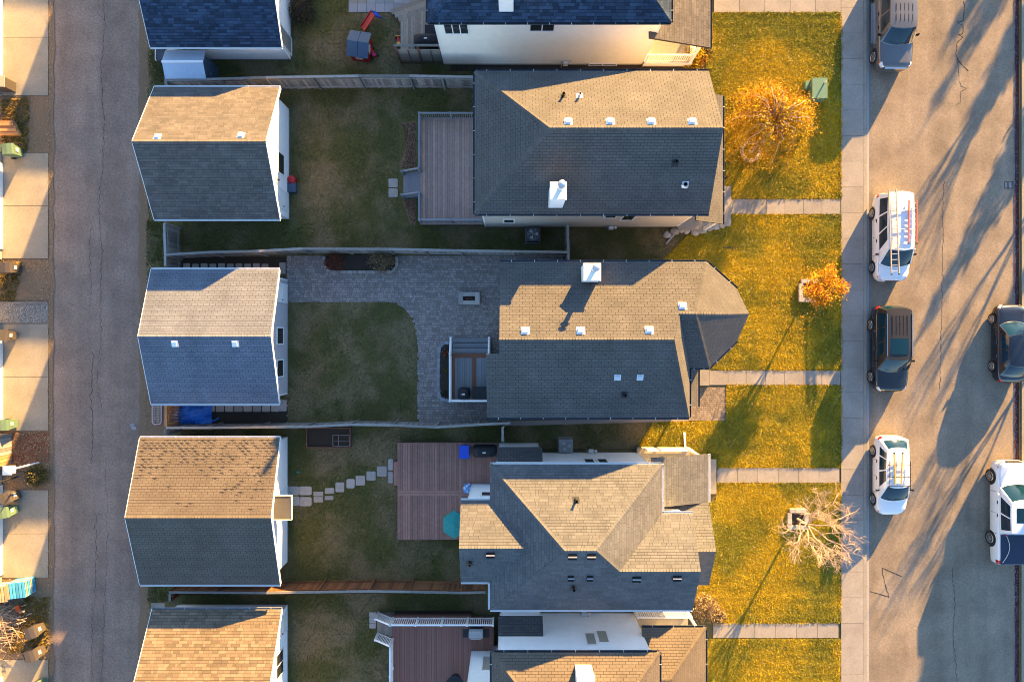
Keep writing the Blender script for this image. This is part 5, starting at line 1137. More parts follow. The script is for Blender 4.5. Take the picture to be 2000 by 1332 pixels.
def grass(label, polys, dens, m, h=(.05, .10), wid=.014, excl=(), z=.0, lean=.9, zf=None):
    Vs = []; Ts = []
    for poly in polys:
        p = np.array(poly); lo = p.min(0); hi = p.max(0); n = int((hi - lo).prod() * dens)
        P = RNG.uniform(lo, hi, (n, 2)); k = in_poly_np(P, poly)
        for e in excl: k &= ~in_poly_np(P, e)
        P = P[k]; n = len(P)
        clump = .5 + .5 * np.sin(P[:, 0] * 3.1 + np.sin(P[:, 1] * 2.3) * 2) * np.sin(P[:, 1] * 3.7 + np.sin(P[:, 0] * 1.9) * 2)
        tone = np.clip(RNG.normal(.5, .26, n), 0, 1)
        for b in range(3):
            a = RNG.uniform(0, 2 * np.pi, n); H = RNG.uniform(*h, n) * (.75 + .5 * clump); w = wid * RNG.uniform(.6, 1.4, n)
            q = P + RNG.normal(0, .018, (n, 2)); d = np.stack([np.cos(a), np.sin(a)], 1); s = np.stack([-d[:, 1], d[:, 0]], 1)
            ln = RNG.uniform(.1, lean, n)[:, None] * H[:, None]
            V = np.zeros((n, 3, 3)); V[:, 0, :2] = q - s * w[:, None]; V[:, 1, :2] = q + s * w[:, None]; V[:, 2, :2] = q + d * ln; zz = zf(q[:, 0], q[:, 1]) if zf else z; V[:, 0, 2] = zz; V[:, 1, 2] = zz; V[:, 2, 2] = zz + H
            Vs.append(V.reshape(-1, 3)); Ts.append(np.clip(tone + RNG.normal(0, .12, n), 0, 1))
    o = bpy.data.objects.new('grass', tri_mesh('grass', np.concatenate(Vs), np.concatenate(Ts), m)); link(o)
    tag(o, label, 'grass', kind='stuff'); return o
def lawn(pts, z, m): return sheet('lawn', pxpoly(pts), z, M[m])
F1 = [(1386, 27), (1642.5, 27), (1642.5, 388), (1424, 388), (1424, 365), (1378, 360), (1378, 60), (1386, 60)]
F2 = [(1345, 458), (1424, 440), (1424, 420), (1642.5, 420), (1642.5, 722), (1370, 722), (1366, 612), (1320, 540), (1290, 512)]
S2 = [(1112, 447), (1322, 447), (1330, 462), (1345, 458), (1290, 512), (1320, 540), (1112, 540)]  # side yards split off for darker turf: house shade put into the colour
S3 = [(980, 832), (1275, 824), (1245, 876), (980, 876)]
F3 = [(1275, 824), (1345, 822), (1418, 822), (1418, 753), (1642.5, 753), (1642.5, 912), (1397, 912), (1397, 900), (1345, 895), (1345, 876), (1245, 876)]
F4 = [(1398, 944), (1642, 944), (1641, 1215), (1392, 1215), (1370, 1190), (1325, 1190), (1325, 1100), (1352, 1060), (1352, 1000), (1398, 975)]
F5 = [(1345, 1246), (1641, 1246), (1641, 1400), (1345, 1400)]
for i, f in enumerate((F1, F2, F3, F4, F5)): lawn_mesh(pxpoly(f), 'turf_gold')
B1 = [(430, 118), (574, 118), (574, -30), (680, -30), (680, 26), (764, 26), (783, 40), (783, 125), (870, 128), (928, 128), (928, 155), (345, 158), (300, 158), (300, 120)]
B2 = [(345, 168), (928, 168), (928, 200), (948, 200), (948, 447), (1108, 447), (1108, 496), (330, 500), (330, 420), (345, 420)]
B4 = [(330, 832), (980, 832), (980, 900), (900, 1000), (948, 1150), (330, 1162)]
B5 = [(330, 1160), (960, 1158), (960, 1200), (776, 1206), (776, 1400), (565, 1400), (330, 1400)]
for f in (B1, B2, B4, B5, S2, S3): lawn(f, .006, 'turf_green')
b = MB(); b.poly([(p[0], p[1], .014) for p in LAWN3] if area2(LAWN3) > 0 else [(p[0], p[1], .014) for p in LAWN3[::-1]]); struct('lawn', b, M['turf_green'])
sheet('lawn', pxpoly([(290, 100), (320, 100), (320, 170), (292, 170)]), .010, M['turf_green']); sheet('lawn', pxpoly([(287, 430), (318, 430), (318, 522), (285, 522)]), .010, M['turf_green']); sheet('lawn', pxpoly([(290, 1140), (330, 1140), (330, 1178), (288, 1178)]), .010, M['turf_green']); sheet('lawn', pxpoly([(286, 785), (322, 785), (322, 850), (282, 850)]), .010, M['litter'])
sheet('concrete_pad', pxpoly([(296, 1177), (322, 1177), (322, 1200), (292, 1200)]), .014, M['concrete'])
GR = lambda a, b_, c, d: pxpoly([(a, b_), (c, b_), (c, d), (a, d)])
EX = [GR(345, 208, 568, 428), GR(355, 548, 563, 770), GR(355, 880, 563, 1108), GR(355, 1188, 563, 1400), GR(948, 222, 1320, 445), GR(345, 92, 572, -40)]
grass('long golden sunlit grass on the front lawns', [pxpoly(f) for f in (F1, F2, F3, F4, F5)], 360, M['blade_gold'], (.018, .062), .019, EX, lean=1.5, zf=lawn_z)
grass('grass tufts creeping over the edges of the front paths and sidewalk', [pxpoly(q) for q in ([(1639, 27), (1645, 27), (1644, 388), (1639, 388)], [(1639, 420), (1644, 420), (1645, 722), (1639, 722)], [(1639, 753), (1645, 753), (1644, 912), (1639, 912)], [(1638, 944), (1643, 944), (1643, 1215), (1638, 1215)], [(1424, 386), (1641, 386), (1641, 391), (1424, 390)], [(1424, 418), (1641, 417), (1641, 422), (1424, 422)], [(1400, 720), (1641, 720), (1641, 725), (1400, 724)], [(1418, 750), (1641, 750), (1641, 755), (1418, 755)], [(1400, 910), (1640, 910), (1640, 915), (1400, 914)], [(1400, 941), (1640, 941), (1640, 946), (1400, 946)], [(1394, 1213), (1637, 1213), (1637, 1218), (1394, 1218)], [(1394, 24), (1641, 24), (1641, 29), (1394, 29)])], 260, M['blade_gold'], (.03, .075), .02, (), z=.035, lean=1.5)
grass('short green and straw grass on the back lawns and shaded side yards', [pxpoly(f) for f in (B1, B2, B4, B5, S2, S3)], 300, M['blade_green'], (.02, .05), .016, EX + [GR(777, 862, 975, 1053), GR(817, 218, 948, 440), GR(780, 236, 815, 442), GR(602, 835, 687, 872), GR(395, 92, 430, 158), GR(322, 92, 430, 150)])
grass('darker green grass of the lawn enclosed by the patio', [LAWN3], 330, M['blade_lush'], (.02, .055), .016)
grass('rough grass along the alley edge', [pxpoly(q) for q in ([(290, 100), (320, 100), (320, 168), (292, 168)], [(287, 430), (318, 430), (318, 520), (285, 520)], [(290, 1140), (330, 1140), (330, 1176), (288, 1176)])], 320, M['blade_green'], (.04, .1), .016)
grass('yellow weeds on the patches across the alley', [pxpoly(q) for q in ([(5, 195), (60, 190), (55, 295), (5, 295)], [(0, 510), (45, 510), (30, 590), (0, 590)], [(50, 1165), (98, 1165), (95, 1270), (15, 1275), (10, 1240)], [(12, 850), (22, 850), (10, 900), (0, 900)])], 170, mat('weed_yellow', (.19, .13, .02), rough=.8, attr='tone', amp=.5), (.07, .2), .02)
def scatter(label, polys, dens, m, s=(.03, .06), z=.02, name='fallen_leaves', cat='leaves', up=.5):
    Vs = []; Ts = []
    for poly in polys:
        p = np.array(poly); lo = p.min(0); hi = p.max(0); n = int((hi - lo).prod() * dens); P = RNG.uniform(lo, hi, (n, 2)); P = P[in_poly_np(P, poly)]; n = len(P)
        a = RNG.uniform(0, 2 * np.pi, n); S = RNG.uniform(*s, n); V = np.zeros((n, 4, 3))
        for i in range(4):
            t = a + i * np.pi / 2; r = S * (1 if i % 2 == 0 else .62); V[:, i, 0] = P[:, 0] + np.cos(t) * r; V[:, i, 1] = P[:, 1] + np.sin(t) * r; V[:, i, 2] = z + RNG.uniform(0, up, n) * S
        Vs.append(V.reshape(-1, 3)); Ts.append(RNG.uniform(0, 1, n))
    o = bpy.data.objects.new(name, tri_mesh(name, np.concatenate(Vs), np.concatenate(Ts), m, 4)); link(o); tag(o, label, cat, kind='stuff'); return o
scatter('dry leaves strewn over the front lawns', [pxpoly(f) for f in (F1, F2, F3, F4, F5)], 9, M['leaf_tan'], (.025, .05), .09)
scatter('dry leaves and twigs on the dirt across the alley', [pxpoly(q) for q in ([(0, 188), (97, 188), (100, 298), (0, 298)], [(0, 508), (97, 508), (97, 590), (0, 590)], [(10, 842), (97, 842), (97, 955), (10, 955)], [(0, 1130), (100, 1130), (97, 1290), (0, 1290)], [(92, -20), (103, -20), (103, 1340), (92, 1340)], [(283, -20), (297, -20), (297, 1340), (283, 1340)])], 75, M['leaf_tan'], (.02, .055), .012, up=.8)
scatter('dark red leaves lying on the patch by the yard post', [pxpoly([(22, 845), (97, 843), (97, 900), (15, 912)])], 260, M['leaf_red'], (.02, .05), .015, up=.8)
scatter('maroon leaves filling the gutter across the street', [[(29.52, -23), (29.84, -23), (29.84, 23), (29.52, 23)]], 900, mat('maroon_leaves', (.085, .022, .028), rough=.8, attr='tone', amp=.6), (.025, .045), -.108, up=.9)
scatter('dark leaves along the near gutter', [[(20.77, -23), (20.86, -23), (20.86, 23), (20.77, 23)]], 120, mat('gutter_leaves', (.06, .03, .03), rough=.8, attr='tone', amp=.5), (.015, .03), -.108, up=.9)
scatter('gravel stones on the strip across the alley', [pxpoly([(0, 594), (93, 594), (93, 630), (0, 630)])], 700, mat('gravel_stone', (.26, .25, .23), rough=.9, attr='tone', amp=.7), (.02, .045), .012, 'gravel', 'gravel', .5)
scatter('small pale leaf specks on the back lawns', [pxpoly(f) for f in (B1, B2, B4, B5)] + [LAWN3], 2.2, M['leaf_tan'], (.02, .035), .06)
scatter('mulch chips in the beds by the mauve deck', [pxpoly([(786, 242), (812, 240), (812, 328), (784, 328), (794, 290)]), pxpoly([(788, 392), (812, 392), (812, 440), (803, 440)])], 350, mat('mulch', (.10, .05, .03), rough=.9, attr='tone', amp=.6), (.02, .05), .016, 'mulch', 'mulch', .6)
def disc(px, py, r): p = W(px, py); return [(p.x + r * math.cos(R(30 * i)), p.y + r * math.sin(R(30 * i))) for i in range(12)]
scatter('orange leaves fallen round the small orange tree', [disc(1578, 575, 1.0), disc(1570, 585, 2.2)], 14, M['leaf_orange'], (.03, .055), .075)
scatter('golden leaves fallen under the weeping tree', [disc(1480, 255, 2.4), disc(1470, 290, 3.6)], 12, M['leaf_gold'], (.03, .055), .075)
# ---------------------------------------------------------------- trees and shrubs
def branches(b, p, d, L, r, depth, spread, ends, rnd, up=.15, split=(2, 4), n=5, short=.72):
    q = p + d * L; mid = p + d * (L * .5) + Vector((rnd.gauss(0, .05), rnd.gauss(0, .05), rnd.gauss(0, .03))) * L
    b.tube(p, mid, r, r * .85, n, cap=False); b.tube(mid, q, r * .85, r * .7, n, cap=False)
    if depth == 0: ends.append((q, d)); return
    ends.append((mid, d)) if depth == 1 else None
    for i in range(rnd.randint(*split)):
        nd = (d + Vector((rnd.gauss(0, spread), rnd.gauss(0, spread), rnd.gauss(0, spread * .7) + up))).normalized()
        branches(b, p.lerp(q, rnd.uniform(.55, 1)), nd, L * short * rnd.uniform(.8, 1.15), r * .58, depth - 1, spread, ends, rnd, up, split, n, short)
def leaves(name, ends, m, root, per, rad, size, rnd, squash=.8):
    c = np.array([e[0] for e in ends]); k = np.repeat(np.arange(len(c)), per); n = len(k)
    P = c[k] + RNG.normal(0, rad, (n, 3)) * np.array([1, 1, squash]); S = RNG.uniform(*size, n)
    a = RNG.normal(size=(n, 3)); a /= np.linalg.norm(a, axis=1)[:, None]; e = np.cross(a, RNG.normal(size=(n, 3))); e /= np.linalg.norm(e, axis=1)[:, None]
    V = np.stack([P - a * S[:, None], P - e * (S * .55)[:, None], P + a * S[:, None], P + e * (S * .55)[:, None]], 1).reshape(-1, 3)
    tone = np.clip(RNG.normal(.5, .28, n), 0, 1); off = np.array(root_loc(root))
    V[:, 2] = np.maximum(V[:, 2], .02)
    o = bpy.data.objects.new(name, tri_mesh(name, V - off, tone, m, 4)); link(o, root); return o
def tree(name, label, base, trunk_h, L, r, depth, spread, seed, bark, leafm=None, per=10, rad=.2, size=(.04, .08), lean=(0, 0), group=None, up=.15, split=(2, 4), cat='tree', main=4, short=.72):
    rnd = random.Random(seed); root = thing(name, label, cat, base, group=group); b = MB(); base = Vector(base); t = base + Vector((lean[0], lean[1], trunk_h))
    b.tube(base, t, r, r * .85, 10); b.build('trunk', M[bark], root); ends = []; c = MB()
    for i in range(main):
        a = 2 * math.pi * (i + rnd.random() * .6) / main; d = Vector((math.cos(a) * spread, math.sin(a) * spread, 1.0 + lean[0] * 0)).normalized() + Vector((lean[0], lean[1], 0)) * .25
        branches(c, t - Vector((0, 0, trunk_h * .15 * rnd.random())), d.normalized(), L, r * .6, depth, spread * .75, ends, rnd, up, split, 5, short)
    o = c.build('limbs' if leafm else 'crown', M[bark], root)
    if leafm: leaves('crown', ends, M[leafm], root, per, rad, size, rnd)
    return root, ends
# golden weeping tree on the top lawn
base = W(1465, 297); root = thing('weeping_tree', 'golden weeping tree with bare arching limbs on the top front lawn', 'tree', (base.x, base.y, 0)); rnd = random.Random(5); b = MB()
top = Vector((base.x + .35, base.y + .9, 2.5)); b.tube(base, base.lerp(top, .5) + Vector((.1, 0, .1)), .13, .11, 8); b.tube(base.lerp(top, .5) + Vector((.1, 0, .1)), top, .11, .09, 8); b.build('trunk', M['bark_pale'], root); ends = []; c = MB()
for i in range(30):
    a = 2 * math.pi * i / 30 + rnd.uniform(-.15, .15); rr = rnd.uniform(1.2, 2.55); p0 = top.copy(); pts = [p0]; cx, cy = .35, 1.1
    for s in range(1, 8):
        t_ = s / 7; pts.append(Vector((top.x + (math.cos(a) * rr + cx * .6) * t_, top.y + (math.sin(a) * rr + cy * .45) * t_, 2.5 + 1.3 * math.sin(t_ * 2.3) * (1 - .2 * rnd.random()) - 2.2 * t_ ** 2.4)) + Vector((rnd.gauss(0, .06), rnd.gauss(0, .06), 0)))
    for k in range(7): c.tube(pts[k], pts[k + 1], .045 * (1 - k / 9), .045 * (1 - (k + 1) / 9), 5, cap=False)
    for k in range(2, 8):
        for j in range(2): ends.append((pts[k] + Vector((rnd.gauss(0, .16), rnd.gauss(0, .16), rnd.gauss(0, .1) - .1)), None))
    for k in range(4, 8):
        q = pts[k] + Vector((rnd.gauss(0, .1), rnd.gauss(0, .1), -rnd.uniform(.5, .95))); q.z = max(q.z, .1); c.tube(pts[k], q, .012, .008, 4, cap=False); ends.append((q, None)); ends.append((pts[k].lerp(q, .5), None))
c.build('limbs', M['bark_pale'], root); leaves('crown', ends, M['leaf_gold'], root, 24, .22, (.035, .08), rnd)
t = thing('tree_ring', 'ring of dark stones round the foot of the weeping tree', 'stone ring', (base.x, base.y, 0))
for i in range(14): a = 2 * math.pi * i / 14; piece('stone', M['stone'] if i % 3 else M['concrete_blue'], t, base.x + .52 * math.cos(a) - .1, base.y + .52 * math.sin(a) - .09, -.02, base.x + .52 * math.cos(a) + .1, base.y + .52 * math.sin(a) + .09, .14, rot=(0, 0, a))
# square planter rings and their trees
def planter(label, px, py, s):
    p = W(px, py); t = thing('planter_ring', label, 'planter', (p.x, p.y, 0), group='square block rings round the front trees')
    for k in range(2):
        for i in range(4):
            for j in range(3):
                a = -s + (2 * s - .24) * j / 3 + (2 * s - .24) / 6 + (.24 if i in (0, 2) else 0) * .5; w = (2 * s - .24) / 6 - .008; z0 = k * .12; z1 = z0 + .115
                lo, hi = a - w + .0, a + w
                q = {0: (lo, -s, hi, -s + .23), 1: (s - .23, lo, s, hi), 2: (lo, s - .23, hi, s), 3: (-s, lo, -s + .23, hi)}[i]
                if i in (1, 3): q = (q[0], q[1] + .0, q[2], q[3])
                piece('block', M['stone'], t, p.x + q[0], p.y + q[1], z0, p.x + q[2], p.y + q[3], z1)
    b = MB(); b.box(p.x - s + .2, p.y - s + .2, -.02, p.x + s - .2, p.y + s - .2, .12); b.build('soil', M['soil'], t)
planter('square stone planter ring under the small orange tree', 1580, 568, .66); planter('square stone planter ring under the leafless pale tree', 1556, 1012, .6)
p = W(1580, 568); tree('orange_tree', 'small tree with bright orange leaves in a square stone ring', (p.x, p.y, .1), 1.0, .72, .05, 3, .62, 12, 'bark_pale', 'leaf_orange', 10, .16, (.04, .09), lean=(0, 0), main=7, up=.12, split=(3, 4))
p = W(1556, 1012); tree('bare_tree', 'leafless pale-twigged tree in a square ring on the lower lawn', (p.x, p.y, .1), 1.4, 1.38, .075, 4, .9, 33, 'bark_pale', None, lean=(0, 0), main=8, up=.12, split=(3, 4), short=.68)
def shrub(name, label, px, py, r, h, m, seed, per=5, size=(.03, .07), n=120, group=None, bark='bark', cat='shrub', tuft=False):
    rnd = random.Random(seed); p = W(px, py); root = thing(name, label, cat, (p.x, p.y, 0), group=group); b = MB(); ends = []
    for i in range(n):
        a = rnd.uniform(0, 2 * math.pi); q = math.sqrt(rnd.random()) * r; z = h * (1 - .6 * (q / r) ** 2) * rnd.uniform(.55, 1.05)
        e = Vector((p.x + math.cos(a) * q, p.y + math.sin(a) * q, max(.06, z))); b.tube((p.x + math.cos(a) * q * .2, p.y + math.sin(a) * q * .2, 0), e, .014, .006, 4, cap=False); ends.append((e, None)); ends.append((Vector((p.x, p.y, 0)).lerp(e, .75), None))
    b.build('stems', M[bark], root); leaves('foliage', ends, M[m], root, per, r * .13, size, rnd); return root
shrub('round_shrub', 'red-brown round shrub at the left end of the patio bed', 656, 513, .62, .75, 'leaf_red', 1, 6, (.02, .05)); shrub('round_shrub', 'tan seed-headed round shrub at the right end of the patio bed', 749, 511, .82, .95, 'leaf_tan', 2, 6, (.02, .05), 150)
shrub('garden_shrub', 'dark leafless-looking shrub beside the navy-roofed garage', 595, 30, .75, 1.3, 'leaf_dark', 3, 7, n=140); shrub('garden_shrub', 'brown shrub at the top edge beside the navy-roofed garage', 598, -5, .6, 1.5, 'leaf_tan', 4, 5)
shrub('alley_shrub', 'olive shrub beside the white post at the alley edge', 77, 928, .62, .7, 'leaf_olive', 5, 8, (.03, .07), 150)
shrub('ornamental_grass', 'golden ornamental grass clump by the white porch railing', 1352, 118, .75, .9, 'leaf_gold', 6, 6, (.03, .08), 150); shrub('ornamental_grass', 'orange-brown low plant beside the porch grass clump', 1372, 100, .5, .6, 'leaf_olive', 7, 6, n=80)
shrub('pale_shrub', 'pale pinkish dry shrub at the lower path corner', 1373, 1183, .85, .55, 'leaf_tan', 8, 7, (.025, .06), 170); shrub('pale_shrub', 'small dry shrub at the end of the lowest front path', 1400, 1200, .5, .4, 'leaf_tan', 9, 6, n=80)
for i, (x, y, l) in enumerate(((873, 690, 'brown spiky plant at the top of the bed by the slate deck'), (871, 725, 'small green plant in the middle of the bed by the slate deck'), (868, 768, 'tiny dark plant at the bottom of the bed by the slate deck'))): shrub('bed_plant', l, x, y, .3 if i == 0 else .16, .3 if i == 0 else .15, ('leaf_red', 'leaf_olive', 'leaf_dark')[i], 20 + i, 4, n=30)
for i, (x, y) in enumerate(((600, 485), (640, 505), (800, 640), (1408, 320), (1412, 345))[3:]): shrub('low_plant', ('upper', 'lower')[i] + ' dark low plant against the front wall above the second path', x, y, .25, .3, 'leaf_dark', 30 + i, 4, n=30)
# brush pile of cut branches
p = W(14, 1215); t = thing('brush_pile', 'pile of cut bare branches below the pallet stacks', 'brush pile', (p.x, p.y, 0)); b = MB(); rnd = random.Random(9)
for i in range(190):
    a = rnd.gauss(.3, .7); L = rnd.uniform(.5, 1.7); c = Vector((p.x + rnd.gauss(0, .45), p.y + rnd.gauss(0, .65), rnd.uniform(.05, .7))); d = Vector((math.cos(a), math.sin(a), rnd.gauss(0, .22))) * L / 2
    q0, q1 = c - d, c + d; q0.z = max(q0.z, .02); q1.z = max(q1.z, .02); b.tube(q0, q1, .018, .006, 5)
b.build('branches', M['bark_pale'], t, kind='stuff')
b = MB()
for i in range(12): c = Vector((p.x + .9 + rnd.gauss(0, .25), p.y + .45 + rnd.gauss(0, .25), .1 + rnd.random() * .3)); b.tube(c, c + Vector((.35, .12, .05)), .03, .03, 7)
b.build('cut_logs', M['deck_wood'], t, kind='stuff')
p = W(37, 1183); o = MB(); o.lathe((0, 0, 0), [(.16, 0), (.12, .1), (.05, .45), (.03, .5)], 12); t = thing('traffic_cone', 'orange cone leaning in the brush pile', 'cone', (p.x, p.y, .12)); t.rotation_euler = (R(70), 0, R(40)); o.build('cone_body', mat('cone_orange', (.8, .09, .01), rough=.5), t, local=True); o = MB(); o.box(-.18, -.18, -.03, .18, .18, 0); o.build('foot', M['leaf_orange'], t, local=True)
# ---------------------------------------------------------------- beyond the frame: what casts the long shadows
def plain_house(label, x0, x1, y0, y1, e, rise, m, wm, cat='house', name='house'):
    t = thing(name, label, cat, ((x0 + x1) / 2, (y0 + y1) / 2, 0)); walls(t, x0 + .3, x1 - .3, y0 + .3, y1 - .3, e - .05, wm, gable='EW' if name == 'garage' else '', ridge=((y0 + y1) / 2, e + rise - .2)); yr = (y0 + y1) / 2; run = 0 if name == 'garage' else (y1 - y0) / 2
    r = Roof(t, m, seed=77); r.slope([(x0, y0, e), (x1, y0, e), (x1 - run, yr, e + rise), (x0 + run, yr, e + rise)]); r.slope([(x1, y1, e), (x0, y1, e), (x0 + run, yr, e + rise), (x1 - run, yr, e + rise)])
    if run: r.slope([(x0, y1, e), (x0, y0, e), (x0 + run, yr, e + rise)]); r.slope([(x1, y0, e), (x1, y1, e), (x1 - run, yr, e + rise)])
    r.finish(0); return t
plain_house('hipped house standing beyond the top edge', -3.5, 8.0, 25.6, 32.8, 5.8, 2.2, 'shingle_greige', 'cream'); plain_house('hipped house standing two lots beyond the top edge', -3.5, 8.0, 35.4, 42.6, 5.8, 2.2, 'shingle_taupe', 'pale_blue')
plain_house('garage beyond the top edge', -19.78, -12.6, 25.9, 33.1, 2.7, 1.9, 'shingle_taupe', 'white', 'garage', 'garage'); plain_house('garage two lots beyond the top edge', -19.78, -12.6, 35.6, 42.8, 2.7, 1.9, 'shingle_tan', 'white', 'garage', 'garage')
plain_house('unseen pale house added across the street to shade the roadway', 37.5, 48, -1.2, 6.0, 5.6, 2.1, 'shingle_taupe', 'white')  # house added out of view to darken the lower right of the street
def spruce(label, tip, h, seed):                    # tip = where its shadow ends on the street
    p = W(*tip) + Vector((SUN.x, SUN.y, 0)) / SUN.z * h; rnd = random.Random(seed); root = thing('spruce_tree', label, 'tree', (p.x, p.y, 0), group='spruces across the street'); b = MB(); b.tube((p.x, p.y, 0), (p.x, p.y, h), .1, .02, 8); b.build('trunk', M['bark'], root); ends = []
    for i in range(int(h * 150)):
        z = h * (1 - math.sqrt(rnd.random())) * .93 + .25; rr = (h - z) * .40 * math.sqrt(rnd.uniform(.02, 1)); a = rnd.uniform(0, 6.283); ends.append((Vector((p.x + rr * math.cos(a), p.y + rr * math.sin(a), z - rr * .25)), None))
    leaves('crown', ends, M['needle'], root, 7, .13, (.05, .15), rnd)
for i, (tp, h_, l) in enumerate((((1790, 672), 5.2, 'slim'), ((1913, 420), 4.6, 'second'), ((1850, 345), 4.2, 'young'), ((1800, 258), 6.4, 'tall'), ((1882, 256), 6.0, 'leaning'), ((1835, 120), 5.4, 'dense'), ((1930, 170), 5.6, 'broad'), ((1960, 620), 4.4, 'low'))): spruce(l + ' spruce across the street beyond the frame', tp, h_, i + 1)
for i, (x, y, h, s) in enumerate(((33.5, 24.5, 2.0, 41), (34.5, 9.5, 1.8, 42), (33.2, 3.5, 1.7, 43), (35.5, 17.0, 2.2, 44), (34.0, -3.0, 1.6, 45))):
    tree('street_tree', ('tall', 'slender', 'low', 'broad', 'small')[i] + ' bare street tree across the road beyond the frame', (x, y, 0), h, 1.3, .09, 4, .5, s, 'bark', None, main=4, up=.25, split=(2, 4), group='bare trees across the street')
# ---------------------------------------------------------------- vehicles
def paint(name, c, rough=.28, coat=.8, metal=0.0): return mat(name, c, rough=rough, spec=.5, coat=coat, metal=metal)
P_WHITE = paint('white_paint', (.72, .73, .75)); P_BLACK = paint('black_paint', (.008, .009, .012), rough=.2); P_NAVY = paint('blue_black_paint', (.006, .008, .016), rough=.2); P_GREY = paint('pewter_paint', (.10, .105, .115), rough=.32, metal=.35); P_PEARL = paint('pearl_paint', (.66, .68, .71))
CGLASS = mat('car_glass', (.003, .022, .042), rough=.04, spec=.45, coat=0); M['chrome'] = mat('chrome', (.7, .7, .72), rough=.15, metal=1.0); M['lamp'] = mat('headlamp', (.55, .57, .6), rough=.08, spec=.8, coat=1.0); M['tail'] = mat('tail_lamp', (.35, .008, .01), rough=.12, coat=1.0); M['rim'] = mat('alloy_rim', (.5, .5, .51), rough=.3, metal=.8); M['grille'] = mat('grille_black', (.012, .012, .014), rough=.35)  # car glass base colour carries the blue of reflected sky
M['amber'] = mat('amber_lamp', (.6, .16, .01), rough=.15, coat=1.0)
